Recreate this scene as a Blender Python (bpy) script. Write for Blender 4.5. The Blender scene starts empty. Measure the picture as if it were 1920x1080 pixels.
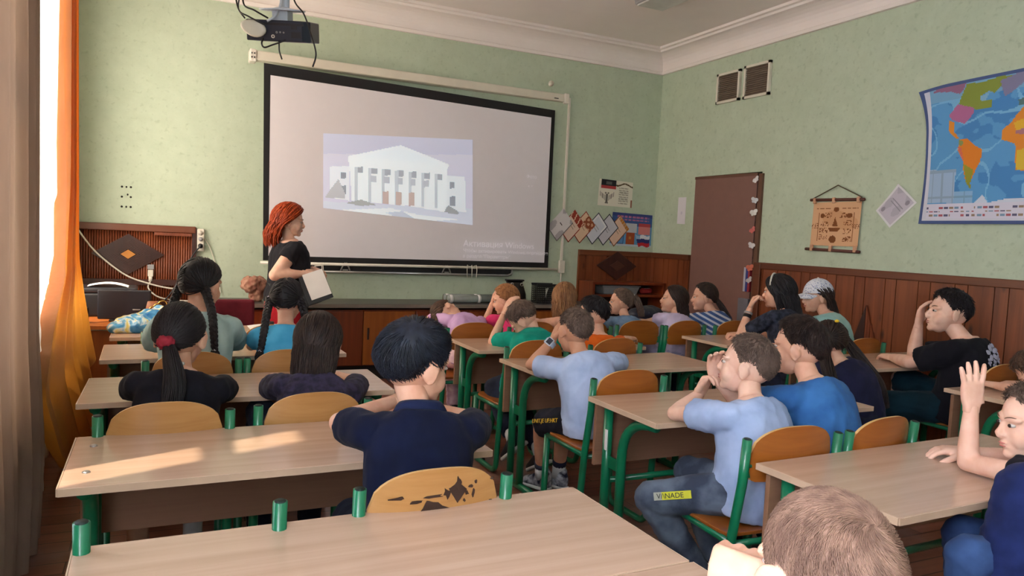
import bpy, math, random
import numpy as np
from mathutils import Vector, Matrix, noise as mnoise
random.seed(7); rng = np.random.default_rng(7)
SC = bpy.context.scene
COL = SC.collection
PI = math.pi
R = math.radians

# ------------------------------------------------------------------ colour / materials
def lin(c):
    def g(v):
        v = v / 255.0
        return v / 12.92 if v <= 0.04045 else ((v + 0.055) / 1.055) ** 2.4
    return (g(c[0]), g(c[1]), g(c[2]), 1.0)

def newmat(name):
    m = bpy.data.materials.new(name); m.use_nodes = True
    nt = m.node_tree
    b = next(n for n in nt.nodes if n.type == 'BSDF_PRINCIPLED')
    return m, nt, b

def N(nt, kind, **kw):
    n = nt.nodes.new(kind)
    for k, v in kw.items():
        if hasattr(n, k): setattr(n, k, v)
        else: n.inputs[k.replace('_', ' ')].default_value = v
    return n

def ramp(nt, fac, stops):
    r = nt.nodes.new('ShaderNodeValToRGB')
    cr = r.color_ramp
    while len(cr.elements) < len(stops): cr.elements.new(0.5)
    for e, (p, c) in zip(cr.elements, stops):
        e.position = p; e.color = c
    nt.links.new(fac, r.inputs[0])
    return r.outputs[0]

def coords(nt, scale=(1, 1, 1), kind='Object'):
    tc = nt.nodes.new('ShaderNodeTexCoord'); mp = nt.nodes.new('ShaderNodeMapping')
    mp.inputs['Scale'].default_value = scale
    nt.links.new(tc.outputs[kind], mp.inputs[0])
    return mp.outputs[0]

def add_bump(nt, b, h, strength=0.2, dist=0.01):
    bp = nt.nodes.new('ShaderNodeBump')
    bp.inputs['Strength'].default_value = strength; bp.inputs['Distance'].default_value = dist
    nt.links.new(h, bp.inputs['Height']); nt.links.new(bp.outputs[0], b.inputs['Normal'])

def plain(name, c, rough=0.5, metal=0.0, var=0.08, scale=12, bump=0.0, spec=0.5, **kw):
    """principled with a little mottled variation of the base colour"""
    m, nt, b = newmat(name)
    v = coords(nt)
    nz = N(nt, 'ShaderNodeTexNoise', Scale=scale, Detail=4.0)
    nt.links.new(v, nz.inputs['Vector'])
    a = lin(c)
    lo = tuple(x * (1 - var) for x in a[:3]) + (1,); hi = tuple(min(1, x * (1 + var)) for x in a[:3]) + (1,)
    nt.links.new(ramp(nt, nz.outputs['Fac'], [(0.3, lo), (0.7, hi)]), b.inputs['Base Color'])
    b.inputs['Roughness'].default_value = rough; b.inputs['Metallic'].default_value = metal
    b.inputs['Specular IOR Level'].default_value = spec
    for k, x in kw.items(): b.inputs[k.replace('_', ' ')].default_value = x
    if bump: add_bump(nt, b, nz.outputs['Fac'], bump, 0.01)
    return m

def cloth(name, c, var=0.1, rough=0.9, c2=None, stripes=None, scale=9):
    m, nt, b = newmat(name)
    v = coords(nt)
    nz = N(nt, 'ShaderNodeTexNoise', Scale=scale, Detail=5.0); nt.links.new(v, nz.inputs['Vector'])
    a = lin(c); z = lin(c2) if c2 else tuple(x * (1 - 2 * var) for x in a[:3]) + (1,)
    col = ramp(nt, nz.outputs['Fac'], [(0.38, z), (0.62, a)])
    if stripes:
        vec, period, sc, duty = stripes
        mp = nt.nodes.new('ShaderNodeVectorMath'); mp.operation = 'DOT_PRODUCT'
        nt.links.new(v, mp.inputs[0]); mp.inputs[1].default_value = vec
        mo = nt.nodes.new('ShaderNodeMath'); mo.operation = 'PINGPONG'
        nt.links.new(mp.outputs['Value'], mo.inputs[0]); mo.inputs[1].default_value = period
        lt = nt.nodes.new('ShaderNodeMath'); lt.operation = 'LESS_THAN'
        nt.links.new(mo.outputs[0], lt.inputs[0]); lt.inputs[1].default_value = period * duty
        mx = nt.nodes.new('ShaderNodeMix'); mx.data_type = 'RGBA'
        nt.links.new(lt.outputs[0], mx.inputs[0]); nt.links.new(col, mx.inputs[6]); mx.inputs[7].default_value = lin(sc)
        col = mx.outputs[2]
    nt.links.new(col, b.inputs['Base Color'])
    b.inputs['Roughness'].default_value = rough; b.inputs['Specular IOR Level'].default_value = 0.2
    b.inputs['Sheen Weight'].default_value = 0.03
    n2 = N(nt, 'ShaderNodeTexNoise', Scale=22.0, Detail=2.0); nt.links.new(v, n2.inputs['Vector'])
    add_bump(nt, b, n2.outputs['Fac'], 0.25, 0.01)
    return m

def wood(name, c1, c2, axis=0, rough=0.35, rings=2.2, grain=26, spec=0.5, coat=0.0, knots=False):
    """procedural board: stretched noise along 'axis' with fine grain"""
    m, nt, b = newmat(name)
    s = [grain, grain, grain]; s[axis] = 1.1
    v = coords(nt, tuple(s))
    nz = N(nt, 'ShaderNodeTexNoise', Scale=1.0, Detail=6.0, Roughness=0.6, Distortion=0.6)
    nt.links.new(v, nz.inputs['Vector'])
    s2 = [rings, rings, rings]; s2[axis] = 0.5
    v2 = coords(nt, tuple(s2))
    nb = N(nt, 'ShaderNodeTexNoise', Scale=1.0, Detail=3.0); nt.links.new(v2, nb.inputs['Vector'])
    mx = nt.nodes.new('ShaderNodeMath'); mx.operation = 'MULTIPLY_ADD'
    nt.links.new(nb.outputs['Fac'], mx.inputs[0]); mx.inputs[1].default_value = 0.5
    hf = nt.nodes.new('ShaderNodeMath'); hf.operation = 'MULTIPLY'; nt.links.new(nz.outputs['Fac'], hf.inputs[0]); hf.inputs[1].default_value = 0.5
    nt.links.new(hf.outputs[0], mx.inputs[2])
    stops = [(0.36, lin(c2)), (0.62, lin(c1))]
    col = ramp(nt, mx.outputs[0], stops)
    if knots:
        s3 = [7, 7, 7]; s3[axis] = 2.6
        v3 = coords(nt, tuple(s3))
        vo = N(nt, 'ShaderNodeTexVoronoi', Scale=1.0); nt.links.new(v3, vo.inputs['Vector'])
        kr = ramp(nt, vo.outputs['Distance'], [(0.06, (1, 1, 1, 1)), (0.16, (0, 0, 0, 1))])
        km = nt.nodes.new('ShaderNodeMix'); km.data_type = 'RGBA'
        nt.links.new(kr, km.inputs[0]); nt.links.new(col, km.inputs[6])
        km.inputs[7].default_value = tuple(x * 0.45 for x in lin(c2)[:3]) + (1,)
        col = km.outputs[2]
    nt.links.new(col, b.inputs['Base Color'])
    b.inputs['Roughness'].default_value = rough; b.inputs['Specular IOR Level'].default_value = spec
    b.inputs['Coat Weight'].default_value = coat; b.inputs['Coat Roughness'].default_value = 0.15
    return m

def printed(name, rough=0.6):
    """surface that shows the print stored as a colour attribute"""
    m, nt, b = newmat(name)
    a = nt.nodes.new('ShaderNodeVertexColor'); a.layer_name = 'print'
    nt.links.new(a.outputs[0], b.inputs['Base Color']); b.inputs['Roughness'].default_value = rough
    b.inputs['Specular IOR Level'].default_value = 0.25
    return m

# ------------------------------------------------------------------ mesh building
def unit(v):
    v = np.asarray(v, float); n = np.linalg.norm(v)
    return v / n if n > 1e-12 else v

def frame(d, hint=(0, 0, 1)):
    """orthonormal (x, y, z=d)"""
    d = unit(d); h = np.asarray(hint, float)
    if abs(unit(h) @ d) > 0.97: h = np.array((0, 1, 0.)) if abs(d[1]) < 0.9 else np.array((1, 0, 0.))
    x = unit(np.cross(h, d)); y = np.cross(d, x)
    return x, y, d

class MB:
    def __init__(s): s.v = []; s.f = []; s.m = []; s.sm = []; s.n = 0
    def add(s, verts, faces, mat=0, smooth=False):
        verts = np.asarray(verts, float).reshape(-1, 3); o = s.n
        s.v.append(verts); s.n += len(verts)
        for f in faces: s.f.append([int(i) + o for i in f])
        s.m += [mat] * len(faces); s.sm += [smooth] * len(faces)
        return s
    def join(s, other, mat=None):
        o = s.n; s.v += other.v; s.n += other.n
        s.f += [[i + o for i in f] for f in other.f]
        s.m += other.m if mat is None else [mat] * len(other.f); s.sm += other.sm
        return s
    def co(s): return np.concatenate(s.v) if s.v else np.zeros((0, 3))
    def xf(s, M, t=(0, 0, 0)):
        s.v = [x @ np.asarray(M).T + np.asarray(t) for x in s.v]; return s
    def box(s, c, size, mat=0, rz=0, M=None):
        x, y, z = np.asarray(size) / 2.0
        p = np.array([(-x, -y, -z), (x, -y, -z), (x, y, -z), (-x, y, -z), (-x, -y, z), (x, -y, z), (x, y, z), (-x, y, z)])
        if rz: p = p @ np.array([[math.cos(rz), -math.sin(rz), 0], [math.sin(rz), math.cos(rz), 0], [0, 0, 1]]).T
        if M is not None: p = p @ np.asarray(M).T
        return s.add(p + np.asarray(c), [(0, 3, 2, 1), (4, 5, 6, 7), (0, 1, 5, 4), (1, 2, 6, 5), (2, 3, 7, 6), (3, 0, 4, 7)], mat)
    def b2(s, a, b, mat=0):
        a = np.minimum(a, b) if False else np.asarray(a, float); b = np.asarray(b, float)
        return s.box((a + b) / 2, np.abs(b - a), mat)
    def rings(s, rr, mat=0, smooth=True, cap=True, closed=False):
        rr = [np.asarray(r, float) for r in rr]; n = len(rr[0]); k = len(rr)
        F = []
        for i in range(k - 1 + (1 if closed else 0)):
            a = i * n; b = ((i + 1) % k) * n
            for j in range(n):
                j2 = (j + 1) % n
                F.append((a + j, a + j2, b + j2, b + j))
        if cap and not closed:
            F.append(tuple(range(n))[::-1]); F.append(tuple(range((k - 1) * n, k * n)))
        return s.add(np.concatenate(rr), F, mat, smooth)
    def tube(s, path, r, n=8, mat=0, cap=True, smooth=True, hint=(0, 0, 1), flat=1.0):
        P = np.asarray(path, float); k = len(P)
        rs = np.full(k, r) if np.isscalar(r) else np.asarray(r, float)
        T = np.gradient(P, axis=0) if k > 2 else np.array([P[1] - P[0]] * 2)
        x, y, _ = frame(T[0], hint); out = []
        ang = np.arange(n) * 2 * PI / n
        for i in range(k):
            t = unit(T[i]); x = unit(x - t * (x @ t)); y = np.cross(t, x)
            out.append(P[i] + rs[i] * (np.cos(ang)[:, None] * x + flat * np.sin(ang)[:, None] * y))
        return s.rings(out, mat, smooth, cap)
    def ell(s, c, r, M=None, nu=20, nv=12, mat=0, smooth=True):
        th = np.linspace(0, PI, nv + 1)[1:-1]; ph = np.arange(nu) * 2 * PI / nu
        P = [np.array([(0, 0, 1.)])] + [np.stack([math.sin(t) * np.cos(ph), math.sin(t) * np.sin(ph), np.full(nu, math.cos(t))], 1) for t in th] + [np.array([(0, 0, -1.)])]
        V = np.concatenate(P) * np.asarray(r, float) * (np.ones(3))
        if M is not None: V = V @ np.asarray(M).T
        F = [(0, 1 + j, 1 + (j + 1) % nu) for j in range(nu)]
        for i in range(nv - 2):
            a = 1 + i * nu; b = a + nu
            F += [(a + j, b + j, b + (j + 1) % nu, a + (j + 1) % nu) for j in range(nu)]
        a = 1 + (nv - 2) * nu; F += [(a + (j + 1) % nu, a + j, len(V) - 1) for j in range(nu)]
        return s.add(V + np.asarray(c), F, mat, smooth)
    def cap(s, a, b, ra, rb, n=14, mat=0):
        """tapered capsule"""
        a = np.asarray(a, float); b = np.asarray(b, float); d = unit(b - a); x, y, z = frame(d)
        ang = np.arange(n) * 2 * PI / n; ring = np.cos(ang)[:, None] * x + np.sin(ang)[:, None] * y; out = []
        for t in (-80, -50, -20): out.append(a + ra * (math.cos(R(t)) * ring + math.sin(R(t)) * d))
        for t in (0, .33, .67, 1): out.append(a + (b - a) * t + (ra + (rb - ra) * t) * ring)
        for t in (20, 50, 80): out.append(b + rb * (math.cos(R(t)) * ring + math.sin(R(t)) * d))
        return s.rings(out, mat)
    def grid(s, P, mat=0, smooth=True, keep=None):
        P = np.asarray(P, float); a, b = P.shape[:2]
        F = [(i * b + j, i * b + j + 1, (i + 1) * b + j + 1, (i + 1) * b + j) for i in range(a - 1) for j in range(b - 1) if keep is None or keep[i][j]]
        return s.add(P.reshape(-1, 3), F, mat, smooth)
    def prism(s, poly, z0, z1, mat=0, M=None, t=(0, 0, 0)):
        """poly: 2D outline (ccw) extruded along local z"""
        p = np.asarray(poly, float); n = len(p)
        V = np.concatenate([np.c_[p, np.full(n, z0)], np.c_[p, np.full(n, z1)]])
        if M is not None: V = V @ np.asarray(M).T
        F = [tuple(range(n))[::-1], tuple(range(n, 2 * n))] + [(j, (j + 1) % n, n + (j + 1) % n, n + j) for j in range(n)]
        return s.add(V + np.asarray(t), F, mat)
    def lathe(s, prof, n=20, mat=0, c=(0, 0, 0), M=None):
        out = []
        ang = np.arange(n) * 2 * PI / n
        for r, z in prof:
            p = np.stack([r * np.cos(ang), r * np.sin(ang), np.full(n, z)], 1)
            if M is not None: p = p @ np.asarray(M).T
            out.append(p + np.asarray(c))
        return s.rings(out, mat)

def build_mesh(name, mb, mats):
    me = bpy.data.meshes.new(name)
    me.from_pydata(mb.co().tolist(), [], mb.f)
    if not isinstance(mats, (list, tuple)): mats = [mats]
    for m in mats: me.materials.append(m)
    me.polygons.foreach_set('material_index', mb.m)
    me.polygons.foreach_set('use_smooth', mb.sm)
    me.update()
    return me

def obj(name, mb, mats, parent=None, bevel=0, **props):
    o = bpy.data.objects.new(name, build_mesh(name, mb, mats)); COL.objects.link(o)
    if parent is not None: o.parent = parent
    if bevel:
        md = o.modifiers.new('edge', 'BEVEL'); md.width = bevel; md.segments = 2; md.limit_method = 'ANGLE'; md.angle_limit = R(50)
    for k, v in props.items(): o[k] = v
    return o

def tag(o, label, cat, group=None):
    o['label'] = label; o['category'] = cat
    if group: o['group'] = group
    return o

def thing(name, label, cat, loc=(0, 0, 0), rz=0, group=None):
    o = bpy.data.objects.new(name, None); COL.objects.link(o); o.empty_display_size = 0.05
    o.location = loc; o.rotation_euler = (0, 0, rz)
    return tag(o, label, cat, group)

def struct(name, mb, mats, parent=None, **k):
    o = obj(name, mb, mats, parent, **k)
    if parent is None: o['kind'] = 'structure'
    return o

def dup(root, loc, rz, label, group=None):
    r = root.copy(); COL.objects.link(r); r.location = loc; r.rotation_euler = (0, 0, rz); r['label'] = label
    if group: r['group'] = group
    for ch in list(root.children):
        c = ch.copy(); COL.objects.link(c); c.parent = r
        for g in list(ch.children):
            d = g.copy(); COL.objects.link(d); d.parent = c
    return r

def remesh(mb, voxel, it=4, fac=0.5, mat=0):
    """fuse overlapping closed pieces into one continuous smooth surface"""
    me = bpy.data.meshes.new('tmp'); me.from_pydata(mb.co().tolist(), [], mb.f)
    o = bpy.data.objects.new('tmp', me); COL.objects.link(o)
    md = o.modifiers.new('r', 'REMESH'); md.mode = 'VOXEL'; md.voxel_size = voxel
    if it:
        ms = o.modifiers.new('s', 'SMOOTH'); ms.factor = fac; ms.iterations = it
    dg = bpy.context.evaluated_depsgraph_get(); dg.update()
    ev = o.evaluated_get(dg); m2 = ev.to_mesh()
    n = len(m2.vertices); co = np.empty(n * 3); m2.vertices.foreach_get('co', co)
    k = len(m2.loops); li = np.empty(k, dtype=np.int32); m2.loops.foreach_get('vertex_index', li)
    ls = np.empty(len(m2.polygons), dtype=np.int32); m2.polygons.foreach_get('loop_start', ls)
    lt = np.empty(len(m2.polygons), dtype=np.int32); m2.polygons.foreach_get('loop_total', lt)
    nr = np.empty(n * 3); m2.vertices.foreach_get('normal', nr)
    out = MB(); out.add(co.reshape(-1, 3), [li[a:a + t] for a, t in zip(ls, lt)], mat, True)
    out.nrm = nr.reshape(-1, 3)
    ev.to_mesh_clear(); bpy.data.objects.remove(o); bpy.data.meshes.remove(me)
    return out

def crease(mb, amp, freq, seed, stretch=(1, 1, 2.2), direction=None):
    """push a fused cloth surface in and out in soft folds"""
    V = mb.v[0]; Nn = mb.nrm
    off = np.empty(len(V))
    for i, p in enumerate(V):
        q = Vector((p[0] * freq * stretch[0] + seed, p[1] * freq * stretch[1], p[2] * freq * stretch[2]))
        a = 1 - abs(mnoise.noise(q)) * 2.2
        off[i] = amp * (a * 0.7 + 0.5 * mnoise.noise(q * 2.3))
    mb.v[0] = V + Nn * off[:, None]
    return mb

def paint(o, fn, nu, nv):
    """store a print: fn(u, v)->rgb sRGB 0..255, per face of a regular grid"""
    me = o.data
    a = me.color_attributes.new('print', 'FLOAT_COLOR', 'CORNER')
    buf = np.ones((len(me.loops), 4), dtype=np.float32)
    k = 0
    for i in range(nv):
        for j in range(nu):
            c = lin(fn((j + .5) / nu, (i + .5) / nv))
            buf[k:k + 4] = c; k += 4
    a.data.foreach_set('color', buf.ravel())
    return o

def inpoly(x, y, poly):
    c = False; n = len(poly); j = n - 1
    for i in range(n):
        xi, yi = poly[i]; xj, yj = poly[j]
        if (yi > y) != (yj > y) and x < (xj - xi) * (y - yi) / (yj - yi) + xi: c = not c
        j = i
    return c

def text(name, body, size, M, loc, mat, parent=None, extrude=0.0006, align='LEFT', sx=1.0):
    cu = bpy.data.curves.new(name, 'FONT'); cu.body = body; cu.size = size; cu.extrude = extrude; cu.align_x = align
    o = bpy.data.objects.new(name, cu); COL.objects.link(o); cu.materials.append(mat)
    MM = Matrix([list(r) for r in M]).to_4x4(); MM = Matrix.Translation(loc) @ MM @ Matrix.Diagonal((sx, 1, 1, 1))
    dg = bpy.context.evaluated_depsgraph_get(); dg.update()
    me = bpy.data.meshes.new_from_object(o.evaluated_get(dg)); bpy.data.objects.remove(o)
    o = bpy.data.objects.new(name, me); COL.objects.link(o)
    if not me.materials: me.materials.append(mat)
    if parent is not None: o.parent = parent
    o.matrix_local = MM
    return o
def rotx(a): c, s = math.cos(a), math.sin(a); return np.array([(1., 0, 0), (0, c, -s), (0, s, c)])
# ------------------------------------------------------------------ materials
def wall_mat():
    m, nt, b = newmat('mint_wallpaper')
    v = coords(nt)
    n1 = N(nt, 'ShaderNodeTexNoise', Scale=7.0, Detail=6.0, Roughness=0.7); nt.links.new(v, n1.inputs['Vector'])
    n2 = N(nt, 'ShaderNodeTexNoise', Scale=26.0, Detail=3.0); nt.links.new(v, n2.inputs['Vector'])
    c1 = ramp(nt, n1.outputs['Fac'], [(0.3, lin((182, 196, 172))), (0.7, lin((194, 207, 184)))])
    c2 = ramp(nt, n2.outputs['Fac'], [(0.28, lin((156, 170, 146))), (0.42, (1, 1, 1, 1))])
    mx = nt.nodes.new('ShaderNodeMix'); mx.data_type = 'RGBA'; mx.blend_type = 'MULTIPLY'; mx.inputs[0].default_value = 0.22
    nt.links.new(c1, mx.inputs[6]); nt.links.new(c2, mx.inputs[7]); nt.links.new(mx.outputs[2], b.inputs['Base Color'])
    b.inputs['Roughness'].default_value = 0.75; b.inputs['Specular IOR Level'].default_value = 0.25
    add_bump(nt, b, n2.outputs['Fac'], 0.25, 0.004)
    return m

def floor_mat():
    m, nt, b = newmat('floor_boards')
    v = coords(nt)
    br = nt.nodes.new('ShaderNodeTexBrick'); nt.links.new(v, br.inputs['Vector'])
    br.inputs['Scale'].default_value = 1.0; br.inputs['Brick Width'].default_value = 1.9; br.inputs['Row Height'].default_value = 0.11
    br.inputs['Mortar Size'].default_value = 0.003; br.offset = 0.37
    br.inputs['Color1'].default_value = lin((156, 100, 80)); br.inputs['Color2'].default_value = lin((124, 76, 62)); br.inputs['Mortar'].default_value = lin((36, 22, 18))
    v2 = coords(nt, (1.2, 26, 26))
    nz = N(nt, 'ShaderNodeTexNoise', Scale=1.0, Detail=5.0); nt.links.new(v2, nz.inputs['Vector'])
    g = ramp(nt, nz.outputs['Fac'], [(0.3, lin((190, 190, 190))), (0.65, (1, 1, 1, 1))])
    mx = nt.nodes.new('ShaderNodeMix'); mx.data_type = 'RGBA'; mx.blend_type = 'MULTIPLY'; mx.inputs[0].default_value = 0.8
    nt.links.new(br.outputs['Color'], mx.inputs[6]); nt.links.new(g, mx.inputs[7])
    n3 = N(nt, 'ShaderNodeTexNoise', Scale=2.2, Detail=6.0); nt.links.new(v, n3.inputs['Vector'])
    w = ramp(nt, n3.outputs['Fac'], [(0.5, (0, 0, 0, 1)), (0.72, (1, 1, 1, 1))])
    m2 = nt.nodes.new('ShaderNodeMix'); m2.data_type = 'RGBA'; nt.links.new(w, m2.inputs[0])
    nt.links.new(mx.outputs[2], m2.inputs[6]); m2.inputs[7].default_value = lin((140, 116, 110))
    nt.links.new(m2.outputs[2], b.inputs['Base Color'])
    b.inputs['Roughness'].default_value = 0.3
    return m

MW = wall_mat()
M_ceil = plain('ceiling_whitewash', (240, 231, 226), 0.85, var=0.02, scale=3)
M_white = plain('white_paint', (226, 220, 208), 0.5, var=0.03)
M_plastic = plain('white_plastic', (222, 216, 200), 0.4, var=0.03)
M_grey = plain('grey_plastic', (150, 150, 150), 0.45)
M_black = plain('black_plastic', (22, 22, 26), 0.4)
M_rubber = plain('black_rubber', (16, 16, 18), 0.6)
M_steel = plain('brushed_steel', (190, 190, 188), 0.3, metal=0.9)
M_brass = plain('gold_metal', (214, 170, 90), 0.25, metal=0.9)
M_green = plain('green_enamel', (14, 112, 76), 0.3, var=0.1, Coat_Weight=0.3)
M_desk = wood('desk_laminate', (204, 172, 150), (188, 155, 132), 0, rough=0.2, rings=1.6, grain=30)
M_deskedge = plain('desk_edge_band', (198, 168, 142), 0.4)
M_panel = wood('desk_front_laminate', (150, 110, 86), (132, 94, 72), 0, rough=0.4)
M_ply = wood('varnished_plywood', (192, 146, 92), (170, 120, 66), 0, rough=0.3, rings=3, coat=0.3)
M_ply2 = wood('orange_varnished_plywood', (176, 104, 40), (146, 80, 28), 0, rough=0.3, rings=3, coat=0.3)
M_plyedge = plain('plywood_edge', (206, 164, 106), 0.5)
M_wood_orange = wood('knotty_pine_boards', (138, 74, 40), (98, 46, 24), 2, rough=0.4, rings=4, grain=20, knots=True)
M_wood_dark = wood('dark_stained_rail', (112, 60, 34), (84, 42, 24), 1, rough=0.4)
M_wood_railx = wood('dark_stained_rail_across', (118, 64, 36), (88, 46, 26), 0, rough=0.4)
M_wood_red = wood('red_brown_ribbed_wood', (136, 70, 38), (104, 48, 26), 2, rough=0.4, rings=6, grain=40)
M_wood_deep = wood('very_dark_stained_wood', (70, 36, 26), (48, 24, 20), 2, rough=0.45)
M_cab_red = wood('red_brown_cabinet_board', (136, 62, 28), (102, 42, 20), 2, rough=0.35, rings=3)
M_cab_or = wood('orange_brown_cabinet_board', (178, 100, 40), (148, 78, 30), 2, rough=0.35, rings=3)
M_slate = plain('dark_counter_top', (84, 78, 74), 0.4)
M_brownboard = plain('brown_hardboard', (128, 92, 82), 0.6, var=0.03)
M_paper = plain('white_paper', (232, 230, 228), 0.8, var=0.02)
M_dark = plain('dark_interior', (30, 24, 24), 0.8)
M_print = printed('printed_sheet')

XL, XR, YB, H, ZC = 0.85, 6.78, -8.8, 3.60, 3.36
WT = 0.32

# ------------------------------------------------------------------ shell
f = MB().b2((XL - WT, YB, -0.1), (XR + WT, 0.2, 0)); struct('floor', f, floor_mat())
f = MB().b2((XL - WT, YB - .2, H), (XR + WT, 0.2, H + 0.12)); struct('ceiling', f, M_ceil)
f = MB().b2((XL - WT, 0, 0), (XR + WT, 0.2, H)); struct('wall_front', f, MW)
f = MB().b2((XL - WT, YB - .2, 0), (XR + WT, YB, H)); struct('wall_back', f, MW)
NY0, NY1, NZ = -1.70, -0.75, 2.14            # closet niche in the right wall
f = MB().b2((XR, YB, 0), (XR + WT, NY0, H)).b2((XR, NY1, 0), (XR + WT, 0, H)).b2((XR, NY0, NZ), (XR + WT, NY1, H)).b2((XR + .3, NY0, 0), (XR + WT + .05, NY1, NZ))
struct('wall_right', f, MW)
WIN = [(-2.95, -0.55), (-5.38, -3.9), (-8.6, -6.55)]  # second and third lie out of view, placed and sized for their light
WZ0, WZ1 = 0.80, 3.10
f = MB().b2((XL - WT, YB, 0), (XL, 0, WZ0)).b2((XL - WT, YB, WZ1), (XL, 0, H))
ys = [YB] + [y for w in sorted(WIN) for y in w] + [0]
for a, c in zip(ys[0::2], ys[1::2]): f.b2((XL - WT, a, WZ0), (XL, c, WZ1))
struct('wall_left', f, MW)
for i, (a, c) in enumerate(WIN):
    w = bpy.data.objects.new('window_%d' % (i + 1), None); COL.objects.link(w); w['kind'] = 'structure'; w.location = (XL - .14, (a + c) / 2, WZ0)
    hw = (c - a) / 2; hh = WZ1 - WZ0; fr = MB(); t = .06
    for y in (-hw + t / 2, -hw / 3, hw / 3, hw - t / 2): fr.box((0, y, hh / 2), (.07, t, hh))
    for z in (t / 2, hh * .68, hh - t / 2): fr.box((0, 0, z), (.069, 2 * hw, t))
    obj('window_frame', fr, M_white, w)
    g, nt, b = newmat('window_glass_%d' % i)
    tr = nt.nodes.new('ShaderNodeBsdfTransparent'); gl = nt.nodes.new('ShaderNodeBsdfGlossy'); gl.inputs['Roughness'].default_value = 0.02
    mx = nt.nodes.new('ShaderNodeMixShader'); mx.inputs[0].default_value = 0.06
    nt.links.new(tr.outputs[0], mx.inputs[1]); nt.links.new(gl.outputs[0], mx.inputs[2])
    out = next(n for n in nt.nodes if n.type == 'OUTPUT_MATERIAL'); nt.links.new(mx.outputs[0], out.inputs[0])
    obj('window_pane', MB().box((0, 0, hh / 2), (.006, 2 * hw - .02, hh - .02)), g, w)
    obj('window_sill', MB().box((.05, 0, -.02), (.22, 2 * hw, .04)), M_white, w)

# cornice: bead on the wall, then a cove up to the ceiling
def cornice(name, p0, p1, inward):
    p0 = np.array(p0, float); p1 = np.array(p1, float); inn = np.array(inward, float)
    prof = [(0, ZC - .01), (.035, ZC - .01), (.04, ZC + .02), (.02, ZC + .03), (.022, ZC + .06)]
    for k in range(7):
        a = k / 6 * PI / 2; prof.append((.022 + .17 * (1 - math.cos(a)), ZC + .06 + .13 * math.sin(a)))
    prof += [(.2, ZC + .21), (.23, ZC + .215), (.23, H), (0, H)]
    rr = [np.array([p + inn * d + np.array((0, 0, z)) for d, z in prof]) for p in (p0, p1)]
    struct(name, MB().rings(rr, smooth=False), M_ceil)
cornice('trim_1', (XL, 0, 0), (XR, 0, 0), (0, -1, 0))
cornice('trim_2', (XR, YB, 0), (XR, 0, 0), (-1, 0, 0))
cornice('trim_3', (XL, YB, 0), (XL, 0, 0), (1, 0, 0))

# wainscots
def planks(name, a, c, axis, z1, mat, rail, pw=.095, ribs=False, wz0=0.0):
    """vertical boards with a top rail along the front (axis 0) or right (axis 1) wall"""
    mb = MB(); n = max(1, round((c - a) / pw)); w = (c - a) / n
    for i in range(n):
        p = a + (i + .5) * w; dep = .028 + .004 * ((i * 7) % 3)
        if ribs:
            for k in range(3):
                q = p + (k - 1) * w / 3
                mb.rings([[(q + w / 6.2 * math.cos(t), -.012 - .012 * math.sin(t), z) for t in np.linspace(0, PI, 6)] for z in (wz0, z1)], smooth=True)
        elif axis == 0: mb.box((p, -dep / 2, (wz0 + z1) / 2), (w - .004, dep, z1 - wz0))
        else: mb.box((XR - dep / 2, p, (wz0 + z1) / 2), (dep, w - .004, z1 - wz0))
    o = struct(name, mb, mat)
    rl = MB()
    if axis == 0: rl.box(((a + c) / 2, -.025, z1 - .03), (c - a, .05, .06))
    else: rl.box((XR - .025, (a + c) / 2, z1 - .03), (.05, c - a, .06))
    obj('top_rail', rl, rail, o, bevel=.006)
    return o
planks('trim_4', 5.76, XR, 0, 1.29, M_wood_orange, M_wood_railx)
planks('trim_5', -.72, -.0, 1, 1.29, M_wood_orange, M_wood_dark, pw=.09)
wr = planks('trim_6', YB, NY0 - .03, 1, 1.26, M_wood_orange, M_wood_dark)
mb = MB().box((XR - .03, NY0 - .07, .63), (.06, .09, 1.26)); obj('end_post', mb, M_wood_dark, wr, bevel=.006)
wl = planks('trim_7', XL, 1.80, 0, 1.35, M_wood_red, M_wood_railx, pw=.06, ribs=True, wz0=.5)
mb = MB().box((1.79, -.02, .92), (.035, .05, .85)); obj('end_post', mb, M_wood_deep, wl)
mb = MB().box((1.33, -.03, .85), (.94, .06, .05)); obj('lower_rail', mb, M_wood_deep, wl)
# short moulding piece near the right end of the rail
mb = MB().box((1.62, -.045, 1.275), (.3, .03, .025)); obj('moulding_piece', mb, M_wood_red, wl)
struct('baseboard_front', MB().b2((1.8, -.02, 0), (5.76, 0, .1)), M_wood_railx)
struct('baseboard_left', MB().b2((XL, YB, 0), (XL + .02, 0, .1)), M_wood_dark)

def rhombus(cx, cz, hw, hh): return [(cx - hw, cz), (cx, cz - hh), (cx + hw, cz), (cx, cz + hh)]
MF = np.array([(1, 0, 0), (0, 0, -1), (0, 1, 0)]).astype(float)        # columns: x->x, y->z, z->-y
MRW = np.array([(0, 0, -1), (-1, 0, 0), (0, 1, 0)]).astype(float)      # right wall: x->-y, y->z, z->-x

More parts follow.
